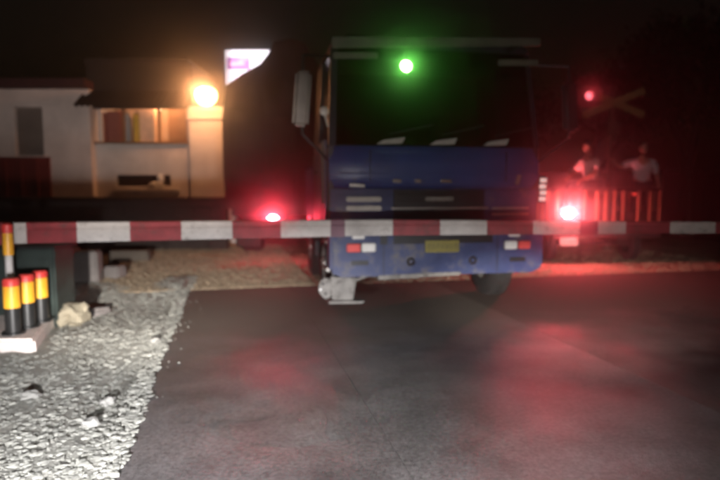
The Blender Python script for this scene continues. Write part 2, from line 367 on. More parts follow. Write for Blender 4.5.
# ------------------------------------------------------------------ white kerb island with bollards
q = MB()
tp = [(-2.80, 4.72), (-3.42, 6.35), (-3.75, 6.35), (-4.6, 4.72)]
pl = []
for z, e in ((-.12, .03), (.12, 0)):
    for (x, y) in tp: pl.append((x + (e if x > -3.5 else -e), y + (-e if y < 5 else e), z))
q.add(pl, [(3, 2, 1, 0), (4, 5, 6, 7), (0, 1, 5, 4), (1, 2, 6, 5), (2, 3, 7, 6), (3, 0, 4, 7)])
isl = q.build('kerb_island', M_plinth, bevel=.025); tag(isl, 'low whitewashed concrete island carrying the striped bollards', 'kerb')
def bollard(loc, h, r, label):
    t = thing('bollard', label, 'bollard', loc, random.uniform(0, 6), 'bollards on the kerb island')
    MB().lathe((0, 0, 0), (0, 0, 1), [(0, 0), (r * 1.5, 0), (r * 1.5, .015), (r * 1.02, .02), (0, .02)], 20).build('base_plate', M_black, t, smooth=True)
    MB().lathe((0, 0, 0), (0, 0, 1), [(0, .018), (r, .018), (r, h * .97), (0, h * .97)], 24).build('post', M_black, t, smooth=True)
    MB().lathe((0, 0, 0), (0, 0, 1), [(r * .99, h * .47), (r * 1.05, h * .475), (r * 1.05, h * .86), (r * .99, h * .865)], 24).build('yellow_sleeve', M_yel, t, smooth=True)
    MB().lathe((0, 0, 0), (0, 0, 1), [(r * .99, h * .865), (r * 1.06, h * .87), (r * 1.06, h * .97), (r * .9, h), (0, h * 1.01)], 24).build('red_cap', M_redcap, t, smooth=True)
    return t
bollard((-3.10, 4.92, .12), .50, .064, 'nearest short yellow-banded bollard with red cap, leftmost on the white island')
bollard((-3.11, 5.16, .12), .50, .064, 'middle short yellow-banded bollard with red cap on the white island')
bollard((-3.12, 5.40, .12), .50, .064, 'farthest short yellow-banded bollard with red cap, next to the tan boulder')
# tall post
t = thing('marker_post', 'tall thin white post with yellow and red top at the left edge', 'post', (X(5, 5.3), 5.3, .12))
MB().lathe((0, 0, 0), (0, 0, 1), [(0, 0), (.034, 0), (.034, .93), (0, .93)], 20).build('post', M_white, t, smooth=True)
MB().lathe((0, 0, 0), (0, 0, 1), [(.033, .66), (.045, .665), (.045, .87), (.033, .875)], 20).build('yellow_band', M_yel, t, smooth=True)
MB().lathe((0, 0, 0), (0, 0, 1), [(.033, .875), (.046, .88), (.046, .95), (.03, .965), (0, .967)], 20).build('red_cap', M_redcap, t, smooth=True)

# ------------------------------------------------------------------ barrier
BY = 5.5
bar = thing('barrier', 'red and white striped barrier arm lowered across the whole road', 'barrier', (X(-40, BY), BY, 0))
bx0 = X(-40, BY)
segs = [(-40, 10, 'R'), (10, 28, 'W'), (28, 78, 'R'), (78, 131, 'W'), (131, 182, 'R'), (182, 233, 'W'), (233, 281, 'R'), (281, 331, 'W'), (331, 345, 'S'),
        (345, 393, 'W'), (393, 440, 'R'), (440, 487, 'W'), (487, 533, 'R'), (533, 580, 'W'), (580, 598, 'S'), (598, 626, 'W'), (626, 670, 'R'), (670, 716, 'W'), (716, 765, 'R')]
def barz(u):    # centre height and half height of the arm along its length
    k = (u + 40) / 805.0
    yc = 233.5 - 6.3 * min(1, k * 1.9) + .6 * max(0, k - .5)
    hh = (10.8 - 5.6 * k) / FPX * BY
    return at(360, yc, BY).z, hh
for u0, u1, cc in segs:
    q = MB(); vs = []
    for u in (u0, u1 - .25):
        zc, hh = barz(u); dp = hh * .62; x = X(u, BY) - bx0; e = 1.07 if cc == 'S' else 1.0
        prof = [(-dp, -hh), (-dp, hh * .25), (-dp * .86, hh * .30), (-dp * .86, hh * .40), (-dp, hh * .45), (-dp, hh * .92), (-dp * .85, hh), (dp * .85, hh), (dp, hh * .92), (dp, -hh)]
        vs += [(x, y * e, zc + z * e) for y, z in prof]
    n = 10
    q.add(vs, [(i, (i + 1) % n, n + (i + 1) % n, n + i) for i in range(n)] + [tuple(range(n - 1, -1, -1)), tuple(range(n, 2 * n))])
    q.build('sleeve' if cc == 'S' else 'stripe', {'R': M_red, 'W': M_white, 'S': M_sleeve}[cc], bar)
# machine cabinet
mc = MB().span(-.25, .80, .16, .56, -.05, .80).build('machine_cabinet', M_green, bar, bevel=.02)
MB().span(-.2, .75, .15, .16, .1, .7).build('cabinet_door', M_green, mc)
MB().span(-.28, .83, .13, .59, .80, .83).build('cabinet_lid', M_black, mc, bevel=.008)
MB().cyl((.1, -.05, .965), (.1, .40, .965), .06).box((.1, .28, .87), (.14, .1, .22)).build('pivot', M_steel, bar, smooth=True)
# far rest post, just out of frame on the right
xr = X(748, BY) - bx0
MB().span(xr - .04, xr + .04, -.04, .04, 0, .92).span(xr - .11, xr + .11, -.09, .09, -.01, .02).box((xr, -.11, .97), (.08, .03, .17)).box((xr, .11, .97), (.08, .03, .17)).box((xr, 0, .91), (.08, .25, .03)).build('rest_post', M_black, bar)

# ------------------------------------------------------------------ wheels
def wheel(parent, c, r, wd, side=-1, name='wheel', rimm=None):
    t = MB().lathe(c, (1, 0, 0), [(r * .56, -wd / 2), (r * .9, -wd / 2), (r, -wd * .36), (r, wd * .36), (r * .9, wd / 2), (r * .56, wd / 2)], 32)
    ty = t.build(name, M_rub, parent, smooth=True)
    q = MB().lathe(c, (side, 0, 0), [(r * .57, -wd * .4), (r * .57, wd * .42), (r * .5, wd * .46), (r * .44, wd * .2), (r * .22, wd * .26), (r * .2, wd * .5), (0, wd * .5)], 24)
    for k in range(8):
        a = k * math.pi / 4; cc = Vector(c) + Vector((side * wd * .25, math.cos(a) * r * .33, math.sin(a) * r * .33)); q.cyl(cc, cc + Vector((side * .03, 0, 0)), .016, n=6)
    q.build('rim', rimm or M_steel, ty, smooth=True)
    tr = MB()
    for k in range(40):
        a = 2 * math.pi * k / 40
        for s2 in (-1, 1):
            tr.box(Vector(c) + Vector((s2 * wd * .22, math.cos(a + s2 * .04) * (r + .001), math.sin(a + s2 * .04) * (r + .001))), (wd * .32, .05 * r / .45, .016), rx=a - math.pi / 2)
    tr.build('tread', M_rub, ty)
    return ty

# ------------------------------------------------------------------ blue cab-over truck, facing the camera
TW = 2.50; ya = R(10.5)
p0 = at(329, 190, 6.2)
tx = p0.x + math.cos(ya) * TW / 2; tyy = 6.2 + math.sin(ya) * TW / 2
trk = thing('truck', 'blue cab-over truck facing the camera behind the barrier', 'truck', (tx, tyy, 0), ya)
H = TW / 2
# cab shell: side walls, pillars, roof, back
q = MB()
q.span(-H, -H + .06, .02, 1.75, .95, 1.88).span(H - .06, H, .02, 1.75, .95, 1.88)
q.span(-H + .06, H - .06, 1.69, 1.75, .95, 3.02)
for sx in (-1, 1):
    x0, x1 = sx * H, sx * (H - .08)
    q.add([(x0, .0, 1.88), (x1, .0, 1.88), (x1, .14, 1.88), (x0, .14, 1.88), (x0 * .955, .2, 3.0), (x1 * .955, .2, 3.0), (x1 * .955, .32, 3.0), (x0 * .955, .32, 3.0)],
          [(3, 2, 1, 0), (4, 5, 6, 7), (0, 1, 5, 4), (1, 2, 6, 5), (2, 3, 7, 6), (3, 0, 4, 7)])
    q.add([(x0, 1.05, 1.88), (x1, 1.05, 1.88), (x1, 1.69, 1.88), (x0, 1.69, 1.88), (x0 * .955, 1.05, 3.0), (x1 * .955, 1.05, 3.0), (x1 * .955, 1.69, 3.0), (x0 * .955, 1.69, 3.0)],
          [(3, 2, 1, 0), (4, 5, 6, 7), (0, 1, 5, 4), (1, 2, 6, 5), (2, 3, 7, 6), (3, 0, 4, 7)])
q.span(-H + .06, H - .06, .05, 1.69, .95, 1.0)
cab = q.build('cab_shell', M_cabdk, trk, bevel=.012)
rf = MB().prism([(-H * .955, 3.0), (H * .955, 3.0), (H * .94, 3.08), (H * .8, 3.14), (-H * .8, 3.14), (-H * .94, 3.08)], .2, 1.75).build('roof', M_cabdk, trk, bevel=.02)
fp = MB()
# front panel with soft crown, ribbed
prof = [(.0, 1.42), (-.05, 1.46), (-.075, 1.56), (-.075, 1.70), (-.05, 1.82), (.0, 1.89)]
vs = []; nn = 24
for i in range(nn + 1):
    x = -H + TW * i / nn; e = .09 * (abs(x) / H) ** 6
    vs += [(x, y + e, z) for y, z in prof]
k = len(prof)
fp.add(vs, [(i * k + j, (i + 1) * k + j, (i + 1) * k + j + 1, i * k + j + 1) for i in range(nn) for j in range(k - 1)])
pan = fp.build('front_panel', M_blue, trk, smooth=True)
MB().span(-H + .1, H - .1, -.082, -.06, 1.575, 1.59).build('panel_rib', M_blue, pan, bevel=.003)
for bx, ww in ((-.95, .17), (-.50, .10), (-.26, .07), (.07, .13)):
    MB().box((bx, -.085, 1.50 if bx > -.9 else 1.45), (ww, .02, .035), ry=.05).build('badge_bar', M_chrome, pan, bevel=.006)
MB().box((.95, -.075, 1.52), (.05, .02, .13), ry=.3).build('grab_handle', M_chrome, pan, bevel=.008)
# grille band
gr = MB().span(-H + .02, H - .02, .0, .10, 1.02, 1.415).build('grille', M_bluedk, trk, bevel=.01)
MB().span(-.52, .56, -.02, .0, 1.06, 1.40).build('grille_mesh', M_plastic, gr)
for zz in (1.34, 1.26, 1.10): MB().span(-.51, .55, -.045, -.015, zz - .012, zz + .012).build('grille_bar', M_plastic, gr, bevel=.004)
MB().span(-.56, .60, -.06, -.01, 1.185, 1.205).build('chrome_trim', M_chrome, gr, bevel=.004)
for zz in (1.30, 1.20): MB().span(-1.06, -.66, -.03, .0, zz - .03, zz + .025).build('side_louvre', M_silver, gr, bevel=.01)
for zz in (1.19, 1.12): MB().span(.66, 1.12, -.025, .0, zz - .015, zz + .012).build('side_louvre', M_steel, gr, bevel=.006)
# bumper
bp = MB().prism([(-H - .01, .50), (-H - .01, 1.00), (H + .01, 1.00), (H + .01, .50), (H - .12, .44), (-H + .12, .44)], -.14, .16).build('bumper', M_bluedk, trk, bevel=.03)
MB().span(-.55, .62, -.145, -.12, .80, .93).build('air_slot', M_plastic, bp)
MB().span(-.70, -.62, -.145, -.12, .80, .93).build('air_slot', M_plastic, bp)
MB().prism([(-.72, .40), (.25, .43), (.25, .475), (-.72, .45)], -.13, -.02).build('under_rail', M_pale, bp, bevel=.01)
for sx in (-1, 1):
    hx = sx * .915
    hl = MB().prism([(hx - .18, .70), (hx - .18, .84), (hx + .18, .84), (hx + .18, .70)], -.155, -.10).build('headlight', M_plastic, trk, bevel=.02)
    a, b = sorted((hx - sx * .16, hx - sx * .0)); MB().span(a, b, -.172, -.15, .72, .82).build('lens', M_lens, hl, bevel=.045, seg=4)
    a, b = sorted((hx + sx * .01, hx + sx * .165)); MB().span(a, b, -.170, -.15, .72, .815).build('indicator', M_amber, hl, bevel=.045, seg=4)
    MB().span(hx - .10, hx + .04, -.152, -.13, .865, .90).build('marker_reflector', M_lens, bp, bevel=.008)
lp = MB().span(-.19, .21, -.165, -.142, .70, .835).build('licence_plate', M_plate, trk, bevel=.006)
for k in range(7):
    q = MB(); x = -.155 + k * .052
    q.box((x, -.167, .767), (.006, .004, .06)).box((x + .022, -.167, .767), (.006, .004, random.choice((.03, .06)))).box((x + .012, -.167, .767 + random.choice((-.026, .0, .026))), (.022, .004, .008))
    q.build('plate_character', M_ink, lp)
for x in (-.80, .80): MB().span(x - .004, x + .004, -.0775, -.06, 1.50, 1.84).build('panel_seam', M_plastic, pan)
for x in (-.66, .68): MB().span(x - .005, x + .005, -.143, -.12, .47, .99).build('bumper_seam', M_plastic, bp)
MB().span(-H + .05, H - .05, -.142, -.12, .955, .965).build('bumper_seam', M_plastic, bp)
for x in (-.35, .38): MB().lathe((x, -.15, .60), (0, -1, 0), [(.035, -.02), (.05, 0), (.035, .012), (.022, 0), (.035, -.02)], 16).build('tow_eye', M_frame, bp, smooth=True)
for x in (-.93, .93): MB().span(x - .11, x + .11, -.146, -.12, .56, .64).build('fog_lamp', M_plastic, bp, bevel=.02)
MB().span(-.16, .18, -.05, -.03, 1.275, 1.325).build('emblem_bar', M_steel, gr, bevel=.01)
# windscreen
MBw = MB(); ww = H - .08
MBw.add([(-ww, -.0, 1.90), (ww, -.0, 1.90), (ww * .955, .2, 3.0), (-ww * .955, .2, 3.0), (-ww, .012, 1.90), (ww, .012, 1.90), (ww * .955, .212, 3.0), (-ww * .955, .212, 3.0)],
        [(0, 1, 2, 3), (7, 6, 5, 4), (0, 4, 5, 1), (1, 5, 6, 2), (2, 6, 7, 3), (3, 7, 4, 0)])
wsn = MBw.build('windscreen', glass('windscreen_glass', (.45, .5, .45)), trk)
for x0, x1 in ((-.73, -.39), (-.12, .22), (.52, .85)):
    q = MB(); q.add([(x0, -.06, 1.905), (x1 - .05, -.06, 1.915), (x1, -.03, 1.99), (x0 + .09, -.03, 1.955), (x0, -.035, 1.905), (x1 - .05, -.035, 1.915), (x1, -.005, 1.99), (x0 + .09, -.005, 1.955)],
                    [(0, 1, 2, 3), (7, 6, 5, 4), (0, 4, 5, 1), (1, 5, 6, 2), (2, 6, 7, 3), (3, 7, 4, 0)])
    wp = q.build('wiper', M_silver, trk, bevel=.004)
    MB().box((x0 + .42, .020, 2.08), (.52, .012, .018), rx=-.2, ry=-.22).build('wiper_blade', M_plastic, wp)
# side windows, dash, seats
for sx in (-1, 1):
    x = sx * (H - .03)
    MB().add([(x, .16, 1.88), (x, 1.05, 1.88), (x * .955, 1.05, 3.0), (x * .955, .34, 3.0)], [(0, 1, 2, 3)]).build('side_window', MATS.get('sg') or glass('side_glass', (.3, .33, .3)), trk)
MB().span(-H + .08, H - .08, .1, .48, 1.65, 1.94).build('dashboard', M_inter, trk, bevel=.03)
for sx in (-.6, .6):
    MB().span(sx - .25, sx + .25, .75, 1.25, 1.25, 1.6).box((sx, 1.3, 2.0), (.48, .14, .85), rx=-.15).box((sx, 1.36, 2.52), (.26, .1, .2)).build('seat', M_inter, trk, bevel=.04)
MB().lathe((.6, .56, 2.02), (0, -.5, .85), [(.21, -.012), (.225, 0), (.21, .012), (.197, 0), (.21, -.012)], 24).cyl((.6, .56, 2.02), (.6, .44, 1.85), .03).box((.6, .56, 2.02), (.4, .03, .02)).build('steering_wheel', M_plastic, trk, smooth=True)
# sun visor on two brackets, roof lamps
vis = MB().prism([(-H * .98, 2.90), (H * .93, 3.03), (H * .93, 3.12), (-H * .98, 3.02)], -.12, -.09).build('sun_visor', M_visor, trk, bevel=.01)
for sx in (-.9, 0, .9): MB().box((sx, .06, 3.03), (.03, .32, .03)).build('visor_bracket', M_plastic, vis)
for sx in (-.95, .95): MB().box((sx, -.0, 2.86), (.5, .02, .07), ry=-.04).build('visor_lip', M_visor, vis, bevel=.008)
# green lamp hung under the visor
gl = at(405, 67, 6.25)
gloc = trk.matrix_world  # identity until update; compute by hand
Mtr = Matrix.Translation((tx, tyy, 0)) @ Matrix.Rotation(ya, 4, 'Z'); gl_l = Mtr.inverted() @ gl
M_gl = mat('green_lamp', (.3, .9, .3), .3, emit=(.35, 1.0, .22), estr=40)
gh = MB().lathe((gl_l.x, -.135, gl_l.z), (0, -1, 0), [(0, -.07), (.05, -.07), (.075, 0), (.075, .03), (.064, .03), (.06, 0), (0, -.005)], 20).box((gl_l.x, -.10, gl_l.z + .10), (.02, .03, .12)).build('green_lamp', M_plastic, trk, smooth=True)
MB().lathe((gl_l.x, -.135, gl_l.z), (0, -1, 0), [(.062, .003), (.055, .028), (.035, .040), (0, .045)], 20).build('lamp_lens', M_gl, gh, smooth=True)
gw = Mtr @ Vector((gl_l.x, -.21, gl_l.z))
lamp_spot('green_lamp_light', gw, 11, (.14, 1.0, .10), .05, cone=120, target=(0, 0, 2.2))
# mirrors
for sx in (-1, 1):
    mb = MB().tube([(sx * (H - .02), .1, 2.86), (sx * (H + .28), -.1, 2.82), (sx * (H + .30), -.1, 2.0), (sx * (H - .02), .06, 1.7)], .016).build('mirror_arm', M_plastic, trk, smooth=True)
    MB().box((sx * (H + .30), -.12, 2.36), (.17, .09, .58), ry=sx * -.08).build('mirror_housing', M_mirror if sx < 0 else M_plastic, mb, bevel=.035, seg=3)
    MB().box((sx * (H + .30), -.068, 2.36), (.14, .012, .5), ry=sx * -.08).build('mirror_glass', M_chrome, mb)
MB().lathe((-H - .06, -.10, 2.24), (0, -1, 0), [(0, -.02), (.045, -.01), (.05, .01), (.03, .03), (0, .035)], 16).cyl((-H - .06, -.10, 2.24), (-H, .06, 2.1), .012).build('round_mirror', M_silver, trk, smooth=True)
# doors + steps + handle
for sx in (-1, 1):
    dr = MB().box((sx * (H + .008), .75, 1.5), (.02, 1.05, .95)).build('door', M_bluedk, trk, bevel=.01)
    MB().box((sx * (H + .03), 1.12, 1.62), (.03, .2, .035)).build('door_handle', M_plastic, dr, bevel=.006)
    MB().tube([(sx * (H + .05), .16, 1.25), (sx * (H + .05), .16, 1.95)], .014).build('grab_rail', M_mirror, dr)
    for zz in (.48, .80): MB().box((sx * (H - .14), .38, zz), (.30, .32, .04)).build('step', M_steel, trk, bevel=.01)
# corner lamp cluster at the right-hand front corner
cl = MB().box((H + .03, -.02, 1.40), (.10, .05, .31)).build('corner_lamp', M_plastic, trk, bevel=.01)
M_cl = mat('corner_lens', (.85, .70, .65), .25, emit=(1, .78, .72), estr=.45)
for k in range(4): MB().box((H + .03 - (k % 2) * .008, -.05, 1.515 - k * .073), (.085, .02, .05)).build('lens', M_cl, cl, bevel=.008)
# chassis, wheels, body
MB().span(-.45, -.33, .3, 4.1, .62, .86).span(.33, .45, .3, 4.1, .62, .86).span(-.33, .33, .9, 1.05, .6, .8).span(-.33, .33, 3.3, 3.45, .6, .8).build('chassis', M_frame, trk)
MB().cyl((-.9, .95, .48), (.9, .95, .48), .06).cyl((-.9, 3.1, .48), (.9, 3.1, .48), .08).build('axle', M_frame, trk, smooth=True)
MB().span(-.38, .38, .45, 1.5, .55, .95).build('engine', M_frame, trk, bevel=.03)
for sx in (-1, 1):
    wheel(trk, (sx * (H - .18), .95, .47), .47, .28, sx)
    wheel(trk, (sx * (H - .22), 3.1, .47), .47, .30, sx)
    ar = MB(); pv = []
    for k in range(9):
        a = math.pi * k / 8; pv.append((.95 + math.cos(a) * .56, .5 + math.sin(a) * .52))
    for (y0, z0), (y1, z1) in zip(pv[:-1], pv[1:]):
        ar.add([(sx * H, y0, z0), (sx * H, y1, z1), (sx * (H - .4), y1, z1), (sx * (H - .4), y0, z0)], [(0, 1, 2, 3)])
    ar.build('wheel_arch', M_plastic, trk)
# pale step box with flap below the left-hand corner
sb = MB().prism([(-H + .03, .17), (-H + .27, .16), (-H + .31, .41), (-H + .01, .43)], .0, .025).build('lower_step', M_pale, trk, bevel=.008)
MB().prism([(-H - .02, .135), (-H + .36, .125), (-H + .40, .15), (-H + .0, .165)], -.05, .14).build('step_plate', M_pale, sb, bevel=.006)
MB().prism([(-H - .12, .26), (-H - .05, .17), (-H + .03, .20), (-H + .02, .40), (-H - .06, .42), (-H - .11, .36)], .03, .07).build('side_bracket', M_pale, sb, bevel=.012)
for bxx, bzz in ((-.07, .35), (-.04, .24), (-.10, .29)): MB().cyl((-H + bxx, .035, bzz), (-H + bxx, .01, bzz), .014, n=8).build('bolt', M_chrome if bxx < -.08 else M_frame, sb)
for xx in (.05, .25): MB().box((-H + xx, .04, .44), (.03, .02, .12)).build('step_hanger', M_plastic, sb)
MB().tube([(-H + .30, .03, .38), (-H + .46, .0, .44)], .014, 8).build('stay', M_steel, sb)
# cargo body behind the cab
cb = MB().span(-1.12, 1.12, 1.85, 4.15, .86, .98).build('cargo_bed', M_bluedk, trk)
for sx in (-1, 1):
    MB().span(sx * 1.12, sx * 1.08, 1.85, 4.15, .98, 1.75).build('side_board', M_bluedk, cb)
    for k in range(5): MB().span(sx * 1.125, sx * 1.15, 1.9 + k * .54, 1.96 + k * .54, .95, 1.78).build('stanchion', M_bluedk, cb)
MB().span(-1.12, 1.12, 1.80, 1.85, .98, 2.4).build('headboard', M_frame, cb)
MB().span(-1.12, 1.12, 4.12, 4.16, .98, 1.75).build('tailboard', M_bluedk, cb)

# ------------------------------------------------------------------ lorry with a tall tarpaulin load, seen from behind
LY = 12.0
lor = thing('lorry', 'tall dark lorry with bulging tarpaulin load seen from behind, one red tail light lit', 'lorry', (X(291, LY), LY, 0), R(3))
def lx(u): return X(u, LY) - X(291, LY)
L = 4.4
pr = [(lx(226), 1.0), (lx(224), Z(170, LY)), (lx(224.5), Z(120, LY)), (lx(229), Z(86, LY)), (lx(245), Z(74, LY)), (lx(262), Z(64, LY)), (lx(270), Z(54, LY)), (lx(276), Z(42, LY)), (lx(292), Z(38, LY))]
pr = pr + [(-x, z) for x, z in pr[-2::-1]]
q = MB(); vs = []; ny = 14
from mathutils import noise
for j in range(ny + 1):
    y = L * j / ny; sag = 1 - .025 * abs(math.sin(j * math.pi / 3.5))
    for x, z in pr:
        nz = noise.noise(Vector((x * 1.7, y * 1.3, z * 1.7)))
        vs.append((x * sag * (1 + .015 * nz), y + .03 * nz, z * (1 - (.012 * abs(math.sin(j * math.pi / 3.5)) if z > 2 else 0)) + (.03 * nz if z > 2 else 0)))
n = len(pr)
q.add(vs, [(j * n + i, j * n + i + 1, (j + 1) * n + i + 1, (j + 1) * n + i) for j in range(ny) for i in range(n - 1)] + [tuple(range(n)), tuple(ny * n + i for i in range(n - 1, -1, -1)), ] + [(j * n, (j + 1) * n, (j + 1) * n + n - 1, j * n + n - 1) for j in range(ny)])
tp_ = q.build('tarpaulin', M_tarp, lor)
for k in range(3):
    z = 1.5 + k * .75; MB().tube([(-1.31, -.05, z + .1), (-.5, -.06, z - .06), (.4, -.06, z - .02), (1.30, -.05, z + .12)], .014, 6).build('rope', M_tarpp, tp_)
for xx in (-.62, .10, .78):
    MB().tube([(xx, -.05, 1.02), (xx + .05, -.06, 2.4), (xx, -.05, 3.9)], .014, 6).build('rope', M_tarpp, tp_)
MB().box((-.75, -.035, 2.05), (.75, .02, 1.2)).build('patch', M_tarpp, tp_)
MB().span(-1.26, 1.26, -.02, L, .86, 1.0).build('load_bed', M_frame, lor)
MB().span(-.5, -.36, .1, L + 1.8, .62, .86).span(.36, .5, .1, L + 1.8, .62, .86).build('chassis', M_frame, lor)
MB().span(-1.2, 1.2, -.06, .0, .52, .64).box((-.45, .05, .74), (.06, .1, .24)).box((.45, .05, .74), (.06, .1, .24)).build('rear_bumper', M_frame, lor)
for sx in (-1, 1):
    wheel(lor, (sx * .98, 1.1, .5), .5, .5, sx, rimm=M_frame)
    MB().box((sx * .98, .42, .45), (.55, .015, .6)).build('mud_flap', M_rub, lor)
MB().span(-1.15, 1.15, L + .3, L + 1.9, .95, 2.7).build('cab', M_frame, lor, bevel=.08)
for sx in (-1, 1): wheel(lor, (sx * 1.0, L + 1.2, .5), .5, .3, sx, rimm=M_frame)
M_tl = mat('red_lamp_lit', (.9, .1, .1), .3, emit=(1.0, .10, .16), estr=30)
M_tlw = mat('red_lamp_core', (.9, .4, .4), .3, emit=(1.0, .62, .78), estr=30)
M_tld = mat('red_lamp_unlit', (.08, .01, .01), .4)
tlp = at(273, 218, LY - .1)
lxl = tlp.x - X(291, LY)
hs = MB().box((lxl, -.07, tlp.z), (.36, .06, .14)).build('tail_light', M_plastic, lor, bevel=.01)
MB().box((lxl, -.10, tlp.z), (.24, .10, .12)).build('lamp_lens', M_tlw, hs, bevel=.05, seg=4)
MB().box((lxl - .15, -.10, tlp.z), (.05, .02, .10)).build('reflector', M_tld, hs, bevel=.008)
hs = MB().box((1.0, -.07, tlp.z), (.36, .06, .14)).build('tail_light', M_plastic, lor, bevel=.01)
MB().box((1.0, -.10, tlp.z), (.30, .02, .11)).build('lamp_lens', M_tld, hs, bevel=.02)
MB().box((lxl - .35, -.075, tlp.z - .30), (.10, .02, .06)).build('reflector', M_lens, lor, bevel=.008)
lamp_spot('tail_light_glow', (tlp.x, LY - .28, tlp.z), 125, (1.0, .03, .07), .07, cone=165, target=(0.2, 3.0, .3))

# ------------------------------------------------------------------ stake-sided cargo tricycle at the right, seen from behind
SY = 10.6
trc = thing('cargo_tricycle', 'dark stake-sided cargo tricycle carrying two people, red tail light lit', 'tricycle', (X(608, SY), SY, 0), R(4))
def sx_(u): return X(u, SY) - X(608, SY)
bw = 1.06
bed = MB().span(-bw, bw, 0, 2.0, .50, .58).build('bed_floor', M_bed, trc)
MB().span(-bw, bw, -.03, .0, .50, .66).build('rear_sill', M_bed, trc, bevel=.01)
MB().span(-bw, bw, -.03, .02, 1.38, 1.43).build('top_rail', M_bed, trc, bevel=.01)
MB().span(-bw, bw, 0.03, .05, .60, 1.0).build('gate_board', M_bed, trc)
for u in (556, 584, 597, 606, 615, 624, 640, 652, 662):
    MB().span(sx_(u) - .022, sx_(u) + .022, -.035, .025, .6, 1.40).build('stake', M_stake, trc, bevel=.006)
for s2 in (-1, 1):
    MB().span(s2 * bw, s2 * (bw - .04), .0, 2.0, 1.38, 1.43).build('side_rail', M_bed, trc)
    for k in range(7): MB().span(s2 * bw, s2 * (bw - .04), .25 + k * .27, .29 + k * .27, .58, 1.39).build('stake', M_stake, trc)
MB().span(-bw, bw, 1.96, 2.0, .58, 1.43).build('front_board', M_bed, trc)
MB().span(-.3, -.22, 0, 3.3, .4, .5).span(.22, .3, 0, 3.3, .4, .5).cyl((-.9, .7, .33), (.9, .7, .33), .04).build('frame', M_frame, trc)
for s2 in (-1, 1): wheel(trc, (s2 * .85, .7, .33), .33, .16, s2, rimm=M_frame)
wheel(trc, (0, 3.25, .33), .33, .14, 1, name='front_wheel', rimm=M_frame)
MB().tube([(0, 3.25, .33), (0, 3.05, .75), (0, 2.95, 1.05)], .03).tube([(-.35, 2.85, 1.1), (0, 2.95, 1.08), (.35, 2.85, 1.1)], .018).build('handlebar', M_frame, trc)
MB().span(-.2, .2, 2.1, 2.6, .65, .8).build('driver_seat', M_bed, trc, bevel=.03)
tl = at(567, 214, SY - .1); tlx = tl.x - X(608, SY)
hs = MB().span(sx_(558), sx_(579), -.09, -.03, tl.z - .10, tl.z + .10).build('tail_light', M_plastic, trc, bevel=.01)
MB().box((tlx, -.105, tl.z), (.25, .10, .13)).build('lamp_lens', M_tlw, hs, bevel=.05, seg=4)
hs = MB().box((sx_(633), -.06, Z(194, SY)), (.14, .05, .09)).build('side_marker', M_plastic, trc, bevel=.01)
MB().box((sx_(633), -.09, Z(194, SY)), (.10, .02, .05)).build('lamp_lens', mat('dim_red_lamp', (.6, .05, .05), .3, emit=(1, .08, .06), estr=.55), hs, bevel=.01)
np_ = MB().box((sx_(568), -.07, Z(241, SY)), (.34, .015, .15)).build('number_plate', M_white, trc, bevel=.005)
MB().box((sx_(568), -.04, Z(241, SY) + .06), (.04, .05, .3)).build('plate_bracket', M_frame, np_)
for k in range(5): MB().box((sx_(568) - .12 + k * .06, -.079, Z(241, SY)), (.012, .004, .08)).box((sx_(568) - .105 + k * .06, -.079, Z(241, SY) + random.choice((-.03, 0, .03))), (.025, .004, .012)).build('plate_character', M_ink, np_)
lamp_spot('tricycle_tail_light_glow', (tl.x - .01, SY - .32, tl.z), 92, (1.0, .03, .06), .07, cone=178, target=(.8, 4.0, .4))

for nm_, lc_, e_ in (('tricycle_tail_lamp', (tl.x, SY - .26, tl.z + .04), 190), ('lorry_tail_lamp', (tlp.x, LY - .32, tlp.z), 16)):
    l = bpy.data.lights.new(nm_, 'POINT'); l.energy = e_; l.color = (1.0, .12, .13); l.shadow_soft_size = .05
    lo = bpy.data.objects.new(nm_, l); C.objects.link(lo); lo.location = lc_
# ------------------------------------------------------------------ people
def skin_mesh(name, pts, edges, rad, root, sub=2):
    me = bpy.data.meshes.new(name); me.from_pydata(pts, edges, []); o = bpy.data.objects.new(name, me); C.objects.link(o)
    md = o.modifiers.new('skin', 'SKIN'); sv = me.skin_vertices[0].data if me.skin_vertices else None
    if sv is None:
        bpy.context.view_layer.objects.active = o; bpy.ops.mesh.customdata_skin_add(); sv = me.skin_vertices[0].data
    for i, r in enumerate(rad):
        sv[i].radius = r if isinstance(r, tuple) else (r, r); sv[i].use_root = (i == root)
    sd = o.modifiers.new('sub', 'SUBSURF'); sd.levels = sub
    dg = bpy.context.evaluated_depsgraph_get(); ev = o.evaluated_get(dg); res = bpy.data.meshes.new_from_object(ev)
    bpy.data.objects.remove(o); return res
def hand(pts, edges, rad, wi, wrist, d, curl):
    d = Vector(d).normalized(); side = d.cross(Vector((0, 0, 1)));
    if side.length < .1: side = Vector((0, 1, 0))
    side.normalize(); dn = side.cross(d).normalized() * -1
    pb = len(pts); palm = Vector(wrist) + d * .075; pts.append(tuple(palm)); rad.append((.036, .016)); edges.append((wi, pb))
    for k, (o, l) in enumerate(((-.030, .065), (-.010, .078), (.010, .074), (.030, .058))):
        a = palm + side * o + d * .02; b_ = a + d * l * .5 + dn * curl * .2 * l; c2 = b_ + d * l * .45 + dn * curl * .6 * l
        i = len(pts); pts += [tuple(a), tuple(b_), tuple(c2)]; rad += [.009, .0085, .007]; edges += [(pb, i), (i, i + 1), (i + 1, i + 2)]
    a = Vector(wrist) + d * .03 - side * .035; i = len(pts); pts += [tuple(a), tuple(a + d * .035 - side * .02), tuple(a + d * .065 - side * .022)]
    rad += [.011, .010, .008]; edges += [(wi, i), (i, i + 1), (i + 1, i + 2)]
